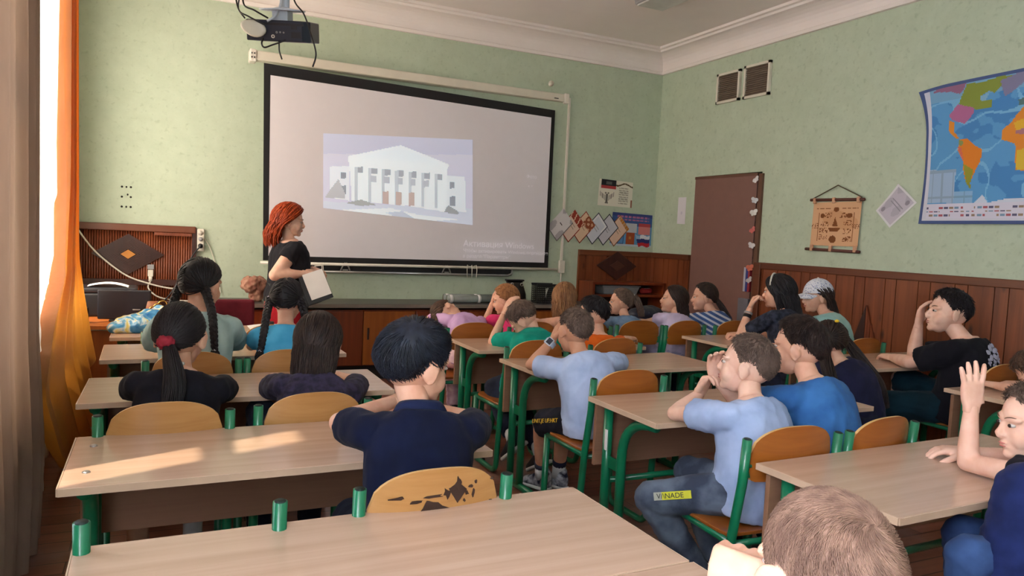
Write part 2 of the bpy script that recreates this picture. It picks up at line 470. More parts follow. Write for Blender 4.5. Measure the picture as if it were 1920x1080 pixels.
# ribbed dark rhombus on the left wainscot
t = thing('wall_ornament', 'dark stepped wooden rhombus with a yellow centre on the ribbed panel at left', 'ornament', (1.27, -.03, 1.09))
rb = MB()
for k in range(9):
    s0, s1 = 1 - k * .085, 1 - k * .085 - .055
    o_, i_ = rhombus(0, 0, .28 * s0, .175 * s0), rhombus(0, 0, .28 * s1, .175 * s1)
    for j in range(4):
        q = [o_[j], o_[(j + 1) % 4], i_[(j + 1) % 4], i_[j]]
        rb.prism(q, .002, .012 + .002 * k, M=MF)
rb.prism(rhombus(0, 0, .272, .168), 0, .006, M=MF)
obj('stepped_frame', rb, M_wood_deep, t)
obj('yellow_centre', MB().prism(rhombus(0, 0, .058, .04), .006, .034, M=MF), plain('ochre_paint', (186, 120, 40), .5), t)
# carved rhombus at the right of the board
t = thing('wall_ornament', 'dark brown carved wooden rhombus under the coloured poster in the far corner', 'ornament', (6.26, -.034, 1.12))
obj('rhombus_board', MB().prism(rhombus(0, 0, .27, .165), 0, .02, M=MF), M_wood_deep, t, bevel=.004)
obj('inner_rhombus', MB().prism(rhombus(0, 0, .1, .06), .018, .028, M=MF), plain('worn_dark_wood', (84, 50, 38), .5), t)
# triangular wooden peak on the right wainscot
t = thing('wall_ornament', 'tall pointed dark wooden triangle with a ribbed paler half on the right wainscot', 'ornament', (XR - .036, -3.0, .42))
obj('dark_half', MB().prism([(-.17, 0), (.02, 0), (.02, .55)], 0, .02, M=MRW), M_wood_deep, t)
rbm = MB()
for k in range(7):
    x0 = .02 + k * .027; h0 = .55 * (1 - (x0 - .02) / .21)
    rbm.prism([(x0, 0), (x0 + .021, 0), (x0 + .021, max(.02, h0 - .07)), (x0, h0)], 0, .014 + .003 * (k % 2), M=MRW)
obj('ribbed_half', rbm, M_wood_red, t)
# ------------------------------------------------------------------ screen wall
def sheet(name, pts4, nu, nv, fn, mat, parent=None, bend=None):
    """grid sheet from corners TL TR BR BL with a print; bend(u,v)->offset vector"""
    tl, tr, br, bl = [np.asarray(p, float) for p in pts4]
    P = np.empty((nv + 1, nu + 1, 3))
    for i in range(nv + 1):
        v = i / nv
        for j in range(nu + 1):
            u = j / nu
            P[i, j] = (bl * (1 - u) + br * u) * (1 - v) + (tl * (1 - u) + tr * u) * v
            if bend is not None: P[i, j] += bend(u, v)
    o = obj(name, MB().grid(P, smooth=True), mat, parent)
    if fn is not None: paint(o, fn, nu, nv)
    return o
def fl(u): return np.array((1, 0, 0)) * u
def sy(x): return -.2 + (x - 2.3) * .16 / 3.1                       # the screen hangs a little off the wall at its left end
def sp(x, z, d=0.0): return np.array((x, sy(x) - d, z))
t = thing('projection_screen', 'wide pull-down projection screen with a black border on the front wall', 'screen', (3.86, -.12, 1.06))
def T0(p): return np.asarray(p) - np.array((3.86, -.12, 1.06))
M_screen = plain('projector_lit_fabric', (222, 216, 218), 0.85, var=0.01, Emission_Color=lin((196, 192, 206)), Emission_Strength=0.07)  # faint emission stands in for projector light on the fabric
M_border = plain('screen_black_border', (20, 20, 24), 0.7)
bm = MB()
oc = [(2.327, 2.828), (5.358, 2.782), (5.364, 1.076), (2.359, 1.076)]; ic = [(2.385, 2.730), (5.315, 2.700), (5.315, 1.13), (2.405, 1.085 + .035)]
for i in range(4):
    a, b_, c, d = oc[i], oc[(i + 1) % 4], ic[(i + 1) % 4], ic[i]
    bm.add([T0(sp(*p, .002)) for p in (a, b_, c, d)] + [T0(sp(*p, -.002)) for p in (a, b_, c, d)], [(3, 2, 1, 0), (4, 5, 6, 7), (0, 1, 5, 4), (2, 3, 7, 6)])
obj('black_border', bm, M_border, t)
fm = MB().add([T0(sp(*p, .001)) for p in ic] + [T0(sp(*p, -.003)) for p in ic], [(3, 2, 1, 0), (4, 5, 6, 7)])
obj('fabric', fm, M_screen, t)
cs = MB().rings([[T0(np.array((x, sy(x) + .05, z)) + np.array((0, a, b_))) for a, b_ in ((-.06, -.04), (-.05, .045), (.05, .045), (.05, -.04))] for x, z in ((2.26, 2.885), (5.47, 2.925))], smooth=False)
obj('roller_case', cs, M_plastic, t, bevel=.01)
for x, z in ((2.235, 2.882), (5.497, 2.925)):
    e = MB().box(T0((x, sy(x) + .05, z)), (.06, .13, .11)); obj('end_cap', e, M_white, t, bevel=.012)
sl_ = MB()
for k in range(2):
    for q in range(2): sl_.box(T0((2.222 + .022 * q, sy(2.23) - .018, 2.862 + .035 * k)), (.009, .008, .012))
obj('cap_slot', sl_, M_black, t)
obj('logo_strip', MB().box(T0((5.36, sy(5.36) - .014, 2.91)), (.05, .006, .008)), M_black, t)
wb = MB().tube([T0(sp(2.336, 1.056, .01)), T0(sp(5.475, 1.06, .01))], .014, 10); obj('weight_bar', wb, M_white, t)
# what the projector throws on it
def scr_img(u, v):
    x = 92 + u * 1008; y = (632 + 93 * u) - v * (524 + 51 * u)
    sky = (196, 200, 222) if y < 250 else (206, 208, 228)
    c = sky
    W_ = (232, 244, 252); sh = (168, 176, 188)
    if y > 585 + (x - 92) * .03: c = (206, 214, 232)
    if inpoly(x, y, [(210, 640), (520, 620), (700, 660), (1000, 690), (780, 700)]): c = W_
    if inpoly(x, y, [(480, 650), (600, 640), (690, 690), (560, 680)]): c = (196, 206, 222)
    if inpoly(x, y, [(132, 340), (250, 335), (255, 575), (132, 555)]): c = (224, 234, 246)
    if inpoly(x, y, [(915, 392), (1042, 402), (1050, 640), (900, 630)]): c = (224, 236, 246)
    if inpoly(x, y, [(245, 265), (590, 188), (930, 318), (915, 345), (910, 640), (640, 600), (400, 585), (270, 575), (255, 345)]): c = W_
    if inpoly(x, y, [(300, 262), (588, 204), (860, 310), (588, 292)]): c = (224, 238, 250)
    for k, xx in enumerate((285, 375, 462, 552, 640, 730, 822)):
        y0 = 338 + k * 7
        if xx < x < xx + 58 and y0 < y < y0 + 42: c = sh
        if xx < x < xx + 22 and y0 < y < y0 + 235: c = (196, 206, 216)
        if k in (1, 2, 3, 4, 5) and xx + 14 < x < xx + 52 and y0 + 52 < y < y0 + 98: c = (188, 196, 208)
        if k in (2, 3, 4) and xx + 6 < x < xx + 46 and 498 + k * 3 < y < 578 + k * 6: c = (196, 180, 176)
    for (a, b_, e, d) in ((200, 380, 234, 420), (198, 470, 232, 530), (930, 432, 966, 478), (930, 532, 970, 596)):
        if a < x < e and b_ < y < d: c = (150, 158, 170)
    if inpoly(x, y, [(135, 500), (185, 425), (225, 520), (225, 560), (100, 560)]): c = (186, 190, 196)
    if inpoly(x, y, [(890, 640), (920, 590), (1000, 640), (990, 655)]): c = (160, 166, 172)
    if inpoly(x, y, [(230, 590), (330, 565), (430, 600), (320, 610)]): c = (170, 176, 178)
    return c
m, nt, b = newmat('projected_light')
va = nt.nodes.new('ShaderNodeVertexColor'); va.layer_name = 'print'
nt.links.new(va.outputs[0], b.inputs['Base Color']); nt.links.new(va.outputs[0], b.inputs['Emission Color']); b.inputs['Emission Strength'].default_value = 0.34
b.inputs['Roughness'].default_value = 0.9
sheet('projected_picture', [T0(sp(*p, .004)) for p in ((2.868, 2.268), (4.391, 2.367), (4.432, 1.497), (2.888, 1.58))], 150, 84, scr_img, m, t)
m, nt, b = newmat('projected_lettering'); b.inputs['Base Color'].default_value = lin((214, 208, 212)); b.inputs['Emission Color'].default_value = lin((225, 220, 225)); b.inputs['Emission Strength'].default_value = 0.3
MTX = MF.copy()
for body, size, x, z in (('Активация Windows', .088, 4.335, 1.275), ('Чтобы активировать Windows, перейдите', .05, 4.335, 1.215), ('в раздел "Параметры".', .05, 4.335, 1.16), ('Фото', .05, 5.04, 2.03), ('▪ ▾', .05, 5.06, 1.93)):
    text('projected_text', body, size, MTX, Vector(T0(sp(x, z, .005)).tolist()), m, t, .0004)

# chalkboard edge that shows under the screen
t = thing('chalkboard', 'black chalkboard whose lower edge and metal chalk rail show under the projection screen', 'chalkboard', (3.76, -.02, .98))
obj('board', MB().box((0, 0, .55), (2.34, .03, 1.1)), plain('chalkboard_black', (26, 26, 30), .6), t)
rl = MB().tube([(-1.2, -.03, .0), (1.12, -.03, .0), (1.165, -.03, .02), (1.175, -.03, .1)], .012, 8)
obj('chalk_rail', rl, M_steel, t)
for x in (-.62, .42):
    k = MB()
    for s in (-1, 1): k.tube([(x + s * .05, -.03, 0), (x + s * .03, -.035, .05), (x + s * .005, -.035, .09)], .008, 6)
    k.box((x, -.03, .01), (.05, .02, .03)); obj('rail_clamp', k, M_steel, t)
# wire hooks that tie the bar of the screen
hk = MB()
for s in (-1, 0, 1): hk.tube([(s * .03, 0, .09), (s * .05, -.02, .1), (s * .055, -.03, .05), (s * .05, -.03, -.03)], .004, 6)
t = thing('wire_hook', 'bent white wire hook hung on the bar at the right end of the projection screen', 'hook', (4.42, -.13, .985)); obj('wire', hk, M_white, t)
hk = MB(); hk.tube([(0, 0, .07), (.03, -.02, .08), (.04, -.03, .0)], .004, 6); hk.tube([(-.04, 0, .05), (.02, -.02, .06), (.03, -.03, -.01)], .004, 6)
t = thing('wire_hook', 'small wire hook on the screen bar beside the teacher', 'hook', (2.86, -.19, .985)); obj('wire', hk, M_white, t)

# bracket with a small lamp head on the wall above the case
t = thing('wall_spotlight', 'small grey fitting sticking out of the wall above the right end of the screen case', 'fitting', (5.29, 0, 3.06))
obj('arm', MB().tube([(.02, 0, .01), (.0, -.05, .0)], .012, 8), M_grey, t); obj('head', MB().cap((0, -.05, 0), (-.03, -.09, -.02), .03, .024), M_plastic, t)

# conduit with switch box
t = thing('wall_conduit', 'thin white cable duct running down the wall from the right end of the screen case', 'cable duct', (5.545, -.012, 1.09))
obj('duct', MB().box((0, 0, .93), (.022, .022, 1.84)), M_white, t)
obj('switch_box', MB().box((.0, -.012, .0), (.07, .04, .14)), M_plastic, t, bevel=.006)
obj('lower_cable', MB().tube([(.0, -.01, -.07), (.0, -.01, -.2), (.05, -.01, -.3)], .008, 8), M_white, t)

# nail holes
hm = MB()
for k in range(3):
    for j in range(3):
        if (k, j) != (1, 1) or True: hm.ell((1.215 + .034 * j + (.01 if k == 1 and j == 1 else 0), -.001, 1.665 - .085 * k + (.02 if (k, j) == (1, 1) else 0)), (.009 if j != 1 else .007, .002, .009), nu=8, nv=6)
o = obj('anchor_holes', hm, M_dark); tag(o, 'cluster of small dark drill holes in the green wall above the ribbed panel', 'holes')

# posters on the front wall
def poster(name, label, cat, c4, nu, nv, fn, bend=None, group=None, mat=None):
    o = sheet(name, c4, nu, nv, fn, mat or M_print, None, bend); tag(o, label, cat, group); return o
def emb(u, v):
    c = (226, 222, 206)
    if u < .5:
        if .06 < u and v > .6:
            c = (40, 42, 48) if v > .78 else ((176, 62, 66) if v > .66 else c)
            if .2 < u < .38 and .82 < v < .93: c = (96, 96, 98)
            if v < .66: c = (226, 222, 206)
        else:
            dx = abs(u - .25); y = v
            if dx < .035 and .12 < y < .45: c = (110, 106, 100)
            if dx < .05 and .08 < y < .13: c = (120, 116, 108)
            if .05 < dx < .2 and .2 + dx * 1.1 - .05 < y < .36 + dx * .9 and int(dx * 60) % 2: c = (132, 128, 120)
            if .02 < dx < .07 and .45 < y < .52: c = (140, 134, 120)
    else:
        w = .9 - .05 * math.sin((u - .5) * 2 * PI * 1.0) ** 2
        if abs(v - (.86 + .05 * math.cos((u - .77) * 14))) < .03: c = (92, 74, 44)
        if .6 < u < .88 and .12 < v < .78 and int(v * 36) % 3 != 0 and (int(u * 60) + int(v * 36)) % 7: c = (168, 164, 150)
        if u > .95 and v < .3: c = (150, 100, 80)
    return c
poster('emblem_sheet', 'small cream sheet with a black and red flag, a double-headed eagle and a text column', 'poster', [(5.99, -.006, 2.10), (6.445, -.006, 2.085), (6.445, -.006, 1.795), (5.975, -.012, 1.80)], 64, 44, emb)
def inf(u, v):
    c = (62, 92, 150) if v > .62 else (96, 150, 196)
    if v > .9: c = (58, 72, 132)
    if .12 < u < .92 and (.86 < v < .92 or .78 < v < .83) and int(u * 90) % 9 < 7: c = (176, 108, 148)
    if v < .06: c = (190, 204, 212)
    if .05 < u < .32 and .05 < v < .55: c = (88, 138, 190) if .07 < u < .3 and .07 < v < .53 else (40, 70, 120)
    if .35 < u < .62 and .42 < v < .7: c = (186, 190, 198)
    if .37 < u < .58 and .05 < v < .42: c = (164, 78, 44)
    if .45 < u < .5 and .22 < v < .3: c = (190, 130, 60)
    if .66 < u < .96 and .38 < v < .72: c = (214, 132, 128) if v < .63 else (186, 72, 76)
    w = .02 * math.sin(u * 30)
    if u > .6 + (.36 - v) * .25 and .02 < v + w < .36 and u < .96:
        c = (224, 226, 232) if v + w > .25 else ((44, 52, 112) if v + w > .13 else (188, 40, 48))
        if v + w > .25 and u < .72: c = (150, 180, 210)
    return c
poster('civics_poster', 'blue information poster with coloured boxes and a striped flag beside the corner', 'poster', [(6.19, -.006, 1.735), (6.745, -.006, 1.725), (6.745, -.006, 1.345), (6.17, -.006, 1.355)], 72, 50, inf)
CERT = [((196, 190, 190), (216, 212, 212), 'white certificate with pale marbled edge, leftmost of the tilted row of certificates', 0), ((150, 60, 50), (222, 196, 178), 'red-framed certificate, second in the tilted row', 1),
        ((150, 72, 56), (222, 190, 160), 'peach certificate with a dark red ornament, third in the tilted row', 2), ((70, 74, 92), (208, 212, 222), 'white and grey certificate with a thin dark frame, fourth in the tilted row', 3),
        ((54, 56, 66), (200, 198, 206), 'lilac-grey certificate with a dark scalloped frame, fifth in the tilted row', 4), ((140, 92, 60), (224, 190, 166), 'cream certificate with an orange floral corner over the blue poster edge', 5)]
for k, (ed, inn, lab, st) in enumerate(CERT):
    cx = 5.50 + k * .148 + (0.02 if k > 2 else 0); cz = 1.552 - .006 * k; a = R(-36)
    ux = np.array((math.cos(a), 0, math.sin(a))); uz = np.array((math.sin(-a), 0, math.cos(a)))
    w, h = .205, .29
    # long side runs down to the left
    L_ = np.array((math.cos(R(47)), 0, math.sin(R(47)))); S_ = np.array((math.cos(R(-50)), 0, math.sin(R(-50))))
    c0 = np.array((cx, -.008 - .004 * (5 - k), cz))
    c4 = [c0 - S_ * w / 2 + L_ * h / 2, c0 + S_ * w / 2 + L_ * h / 2, c0 + S_ * w / 2 - L_ * h / 2, c0 - S_ * w / 2 - L_ * h / 2]
    def cf(u, v, ed=ed, inn=inn, st=st):
        e = min(u, 1 - u) * .205 / .29, min(v, 1 - v)
        d = min(e)
        if st == 0:
            if v < .02 or u > .97: return (120, 116, 116)
            if .38 < u < .62 and .52 < v < .56: return (60, 50, 50)
            return inn if (math.sin(u * 9) + math.sin(v * 7)) < .8 else (176, 172, 176)
        if st == 1 and v > .72: return (148, 58, 44) if math.sin(u * 20 + v * 9) < .8 else (220, 190, 160)
        if st == 2 and v > .6 and u > .3: return (146, 76, 48) if math.sin(u * 17) * math.sin(v * 23) < .3 else (206, 160, 130)
        if st == 5 and v > .86 and u > .1: return (196, 122, 40) if int(u * 12) % 2 else (190, 150, 110)
        if d < .035: return ed
        if st in (3,) and v > .6 and d < .09: return (226, 226, 230)
        if .3 < u < .7 and .45 < v < .62 and int(v * 40) % 2: return tuple(int(x * .8) for x in inn)
        return inn
    poster('certificate', lab, 'certificate', c4, 20, 28, cf, group='tilted row of certificates')

# sheets on the right wall: u runs towards the camera (-y)
def rw(y, z, d=.006): return np.array((XR - d, y, z))
def mapxy(px, py): return (px - 1733) / 187 * .487, (420 - py) / (247 + (px - 1735) * .265)
def mz(*p): return [mapxy(1720 + a / 3.485, 120 + b_ / 3.484) for a, b_ in p]
LANDS = [(mz((285, 270), (330, 140), (430, 120), (520, 85), (600, 68), (500, 190), (470, 175), (420, 215), (440, 245), (490, 235), (490, 285), (400, 305)), (134, 148, 66)),
         (mz((110, 205), (170, 150), (330, 125), (310, 180), (290, 205), (230, 195)), (150, 106, 136)),
         (mz((530, 110), (620, 60), (697, 40), (690, 90), (600, 180), (560, 210)), (130, 128, 160)),
         (mz((280, 272), (385, 290), (380, 330), (330, 395), (245, 375), (225, 345)), (178, 108, 150)),
         (mz((225, 375), (265, 390), (262, 445), (300, 490), (285, 495), (232, 450)), (220, 140, 50)),
         (mz((300, 495), (350, 487), (395, 530), (450, 560), (440, 640), (420, 680), (395, 745), (385, 780), (395, 825), (360, 780), (335, 690), (330, 630), (295, 570)), (222, 130, 42)),
         (mz((335, 655), (400, 690), (385, 780), (395, 825), (360, 780)), (150, 150, 54)),
         (mz((300, 500), (330, 510), (318, 540), (300, 535)), (140, 150, 90)),
         (mz((292, 550), (315, 545), (335, 620), (330, 640)), (214, 110, 84)),
         (mz((560, 430), (610, 375), (640, 320), (697, 240), (760, 300), (900, 330), (1000, 480), (880, 620), (800, 700), (650, 690), (640, 520), (560, 490)), (224, 140, 52)),
         (mz((620, 380), (697, 340), (760, 330), (760, 400), (640, 430)), (226, 178, 54)),
         (mz((640, 430), (700, 410), (700, 450), (640, 455)), (176, 120, 130)),
         (mz((650, 560), (697, 545), (760, 560), (740, 690), (655, 685)), (220, 184, 62)),
         (mz((640, 230), (670, 215), (670, 260), (645, 265)), (90, 120, 120)),
         (mz((697, 240), (760, 120), (1300, 80), (1500, 200), (1300, 380), (1000, 420), (860, 330)), (196, 150, 90)),
         (mz((1250, 560), (1420, 540), (1450, 660), (1300, 680)), (200, 120, 90))]
PALE = [(mz((70, 705), (290, 690), (280, 910), (50, 915)), (160, 186, 214)), (mz((272, 838), (405, 832), (402, 905), (270, 910)), (140, 182, 216))]
ICE = mz((420, 905), (465, 850), (500, 905), (600, 880), (900, 860), (1400, 870), (1400, 912), (420, 912))
HUD = mz((415, 215), (470, 190), (450, 240), (425, 250))
def world(u, v):
    if v < .02 or u < .018 or v > .98 or u > .982: return (74, 92, 138)
    if u < .035 or v < .035: return (206, 208, 222)
    if v < .145:
        if .04 < v < .135 and int(v * 75) % 2 == 0 and int(u * 150) % 4 < 3 and math.sin(u * 37 + int(v * 75)) > -.55:
            return ((170, 90, 100), (90, 90, 120), (150, 130, 110), (120, 150, 180))[(int(u * 150) // 4 + int(v * 75)) % 4]
        return (214, 212, 228)
    for p, c in PALE:
        if inpoly(u, v, p):
            return c if (int(u * 160) % 9 and int(v * 60) % 11) else tuple(int(x * .9) for x in c)
    if inpoly(u, v, HUD): return (130, 176, 206)
    for p, c in LANDS[::-1]:
        if inpoly(u, v, p): return c
    if inpoly(u, v, ICE): return (206, 214, 230)
    w = mnoise.noise(Vector((u * 7, v * 6, .3))) + .5 * mnoise.noise(Vector((u * 19, v * 15, 4)))
    w2 = abs(mnoise.noise(Vector((u * 6 + 3, v * 4, 9))))
    b_ = (92, 156, 208) if w > -.1 else (74, 136, 196)
    if w2 < .035: b_ = (122, 182, 220)
    if v > .88: b_ = (120, 168, 204)
    return b_
def mapbend(u, v):
    k = max(0, 1 - u / .12) * max(0, (v - .62) / .38)
    bow = .035 * math.sin(v * PI) * max(0, 1 - u / .1)
    return np.array((-.09 * k * k - .012 * math.sin(u * 9) * v * .6 - .02, -bow - .02 * k, -.04 * k * k + .0))
poster('world_map', 'large world wall map with rows of flags along the bottom and a curled top corner', 'map', [rw(-3.36, 2.66), rw(-4.92, 2.72), rw(-4.92, 1.637), rw(-3.40, 1.637)], 190, 132, world, mapbend)
def lines(c, lc):
    def f(u, v):
        if .15 < u < .85 and .15 < v < .85 and int(v * 30) % 2 == 0 and (int(u * 23) + int(v * 30) * 3) % 6: return lc
        return c
    return f
poster('paper_sheet', 'white portrait sheet of paper stuck to the wall left of the brown panel', 'paper', [rw(-.435, 1.925), rw(-.575, 1.925), rw(-.575, 1.625), rw(-.435, 1.63)], 20, 28, lambda u, v: (206, 200, 214) if abs(u - .5) < .08 and abs(v - .4) < .06 else (224, 220, 226))
def dip(u, v):
    if min(u, v, 1 - u, 1 - v) < .07: return (222, 222, 224)
    if (u - .2) ** 2 + (v - .8) ** 2 < .006 or (u - .8) ** 2 + (v - .25) ** 2 < .006: return (150, 144, 156)
    if .35 < u < .65 and .2 < v < .8 and int(u * 40) % 4 == 0: return (150, 146, 158)
    return (196, 190, 202) if math.sin(u * 11) + math.sin(v * 14) > -.4 else (180, 176, 188)
poster('diploma', 'pale diploma sheet pinned at an angle between the hanging scroll and the world map', 'certificate', [rw(-3.001, 1.744), rw(-3.209, 1.95), rw(-3.36, 1.80), rw(-3.14, 1.605)], 34, 40, dip, lambda u, v: np.array((-.03 * (u * v) ** 2, 0, 0)))

# hanging parchment scroll
t = thing('hanging_scroll', 'tan parchment scroll with brown drawings hanging from a stick by a cord', 'wall hanging', (XR - .02, -2.62, 1.38))
def scr(u, v):
    c = (218, 172, 132) if (math.sin(u * 5 + v * 3) + math.sin(v * 8)) > -.8 else (208, 158, 116)
    k = (128, 76, 36)
    def blob(a, b_, ra, rb): return ((u - a) / ra) ** 2 + ((v - b_) / rb) ** 2 < 1
    if blob(.5, .83, .06, .05) or blob(.47, .15, .075, .085) or blob(.22, .69, .05, .05) or blob(.78, .69, .06, .055): return k
    if inpoly(u, v, [(.35, .42), (.62, .42), (.57, .33), (.4, .33)]) or inpoly(u, v, [(.44, .45), (.49, .66), (.56, .45)]): return k
    if (.13 < u < .15 or .86 < u < .88) and .1 < v < .76: return k
    if .84 < v < .87 and ((.08 < u < .4 and int(u * 40) % 5) or (.62 < u < .95 and int(u * 40) % 4)): return k
    for (a, b_, s) in ((.28, .5, 1), (.26, .35, 2), (.26, .2, 3), (.76, .52, 4), (.75, .34, 5), (.76, .16, 6), (.34, .7, 7), (.66, .7, 8), (.06, .45, 9), (.94, .45, 10)):
        if abs(u - a) < .085 and abs(v - b_) < .06 and mnoise.noise(Vector((u * 42, v * 42, s * 3.7))) > .12: return k
    return c
sw = lambda y, z, d=0.0: np.array((-d, y + 2.62, z - 1.38))
sheet('parchment', [sw(-2.375, 1.822), sw(-2.875, 1.822), sw(-2.865, 1.445), sw(-2.365, 1.445)], 74, 58, scr, M_print, t)
for nm, z, ya, yb in (('top_stick', 1.845, -2.345, -2.905), ('bottom_stick', 1.41, -2.325, -2.895)):
    obj(nm, MB().tube([sw(ya, z, .008), sw(yb, z - .008, .008)], .013, 8), plain('dark_stick', (96, 54, 44), .6), t)
for z0, z1 in ((1.86, 1.81), (1.45, 1.395)):
    for y in (-2.395, -2.6, -2.85):
        obj('loop', MB().box(sw(y, (z0 + z1) / 2, .012), (.022, .03, abs(z1 - z0))), plain('parchment_loop', (206, 160, 128), .7), t, bevel=.006)
obj('cord', MB().tube([sw(-2.37, 1.855, .01), sw(-2.625, 1.965, .004), sw(-2.88, 1.855, .01)], .005, 6), plain('hemp_cord', (96, 84, 62), .8), t)

# ventilation grilles
for y0, y1, z0, z1, lab in ((-.985, -1.325, 2.875, 3.185, 'square ventilation grille with a cream frame, nearer to the corner'), (-1.385, -1.735, 2.87, 3.195, 'square ventilation grille with a cream frame, the one farther from the corner')):
    t = thing('vent_grille', lab, 'vent', (XR - .01, (y0 + y1) / 2, (z0 + z1) / 2), group='ventilation grilles')
    w, h = abs(y1 - y0), z1 - z0; fr = MB()
    for s in (-1, 1): fr.box((-.008, s * (w / 2 - .012), 0), (.03, .024, h)).box((-.008, 0, s * (h / 2 - .012)), (.03, w, .024))
    obj('frame', fr, M_plastic, t)
    gm = MB().box((0, 0, 0), (.006, w - .03, h - .03)); obj('back_plate', gm, plain('dusty_mesh', (92, 78, 66), .8), t)
    gm = MB()
    for k in range(14): gm.box((-.008, 0, -h / 2 + .03 + k * (h - .06) / 13), (.01, w - .04, .008))
    obj('slats', gm, plain('grille_slats', (110, 96, 80), .7), t)

# closet niche: brown panel door ajar, shelves with things, shadowed frame
t = thing('closet_door', 'tall plain brown hardboard door standing ajar in the right wall', 'door', (XR - .01, -.745, 0), R(3))
obj('door_leaf', MB().box((-.012, -.44, 1.06), (.024, .88, 2.1)), M_brownboard, t, bevel=.003)
obj('top_batten', MB().box((-.014, -.44, 2.12), (.03, .885, .028)), plain('brown_batten', (104, 70, 54), .6), t)
t = thing('closet_shelves', 'dark narrow shelves behind the brown door with ornaments and books', 'shelves', (XR + .15, -1.66, 0))
sh = MB()
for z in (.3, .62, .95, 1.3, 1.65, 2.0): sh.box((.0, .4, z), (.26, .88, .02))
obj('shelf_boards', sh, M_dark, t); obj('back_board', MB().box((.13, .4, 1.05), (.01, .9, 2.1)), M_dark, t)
jm = MB().box((-.16, -.045, 1.06), (.03, .05, 2.12)); obj('door_post', jm, plain('brown_post', (104, 72, 54), .6), t)
deco = [((226, 224, 226), 2.06), ((216, 220, 226), 1.86), ((228, 226, 222), 1.74), ((210, 112, 106), 1.57), ((214, 212, 214), 1.42), ((204, 110, 86), 1.2), ((200, 196, 196), 1.08)]
for k, (c, z) in enumerate(deco):
    b_ = MB()
    for s in (-1, 1):
        b_.ell((0, s * .028, .012), (.006, .03, .022), nu=10, nv=6); b_.ell((0, s * .02, -.016), (.005, .02, .016), nu=10, nv=6)
    b_.ell((0, 0, 0), (.008, .006, .03), nu=8, nv=6)
    b_.xf(rotx(R((k * 47) % 70 - 35)) * (.78 + .08 * (k % 3))); o = obj('paper_butterfly', b_, plain('butterfly_paper', c, .6)); o.location = (XR - .035, -1.655, z)
    tag(o, ['white paper butterfly topmost beside the brown door', 'pale blue-white butterfly just under the topmost one beside the door', 'cream butterfly third from the top beside the brown door', 'upper pink-red butterfly beside the brown door', 'white butterfly between the two reddish ones beside the door', 'lower orange-red butterfly beside the brown door', 'grey-white butterfly lowest beside the brown door'][k], 'ornament', 'butterflies hung beside the closet door')
cols = [(150, 40, 50), (50, 60, 130), (180, 180, 190)]
for k in range(3):
    o = obj('book', MB().box((0, 0, .12), (.16, .026, .24)), plain('book_cover', cols[k], .5), bevel=.003); o.location = (XR + .06, -1.63 + .03 * k, .962)
    tag(o, ['red book standing at the end of the closet shelf', 'blue book standing second on the closet shelf', 'pale grey book standing third on the closet shelf'][k], 'book', 'books on the closet shelf')
o = obj('storage_box', MB().box((0, 0, .13), (.16, .14, .26)), plain('grey_box', (110, 108, 116), .6), bevel=.006); o.location = (XR + .06, -1.57, .632); tag(o, 'grey box on the low closet shelf under the books', 'box')

# ------------------------------------------------------------------ furniture along the front
t = thing('sideboard', 'long low wooden sideboard with a dark top under the projection screen', 'cabinet', (3.85, -.3, 0))
obj('body', MB().box((0, .02, .40), (3.70, .46, .52)), M_cab_red, t); obj('plinth', MB().box((0, .04, .07), (3.66, .40, .14)), M_dark, t)
tp = MB().box((0, 0, .70), (3.78, .54, .035)); obj('counter_top', tp, M_slate, t, bevel=.006)
obj('edge_strip', MB().box((0, -.272, .70), (3.78, .006, .03)), plain('worn_edge', (128, 118, 108), .4), t)
xs = [-1.85, -1.4, -.64, -.14, .4, 1.0, 1.43, 1.85]
for k in range(len(xs) - 1):
    a, c = xs[k], xs[k + 1]; d = .012 if k % 2 else 0
    dr = obj('door', MB().box(((a + c) / 2, -.222 - d, .40), (c - a - .012, .02, .5)), M_cab_or if k in (2, 5) else M_cab_red, t, bevel=.004)
    obj('handle', MB().box((a + .05, -.236 - d, .44), (.018, .012, .11)), M_wood_deep, dr, bevel=.004)

t = thing('corner_shelf', 'low open wooden bookcase in the far corner under the carved rhombus', 'shelf', (6.26, -.2, 0))
cb = MB()
for z in (.935, .80, .42, .08): cb.box((0, 0, z), (.96, .30, .028))
for x in (-.48, .46): cb.box((x, 0, .475), (.03, .30, .95))
obj('carcass', cb, M_cab_red, t, bevel=.003); obj('back_board', MB().box((0, .14, .47), (.95, .01, .93)), M_wood_deep, t)
t = thing('storage_tub', 'grey translucent plastic tub on the upper shelf of the corner bookcase', 'tub', (6.16, -.21, .814))
M_tub = plain('cloudy_plastic', (150, 156, 160), .35, Transmission_Weight=0.2)
obj('tub', MB().rings([[(sx_ * w, sy_ * d, z) for sx_, sy_ in ((-1, -1), (1, -1), (1, 1), (-1, 1))] for w, d, z in ((.22, .09, 0), (.245, .11, .085))], smooth=False), M_tub, t, bevel=.01)
obj('rim', MB().box((0, 0, .09), (.51, .235, .012)), M_tub, t, bevel=.004)
t = thing('pencil_case', 'red pencil case on the shelf at the right of the grey tub', 'pencil case', (6.56, -.22, .814), R(20)); obj('pouch', MB().cap((-.07, 0, .035), (.07, 0, .035), .034, .03), plain('red_fabric', (168, 44, 44), .7), t); obj('zip', MB().box((0, -.015, .066), (.12, .006, .004)), M_steel, t)

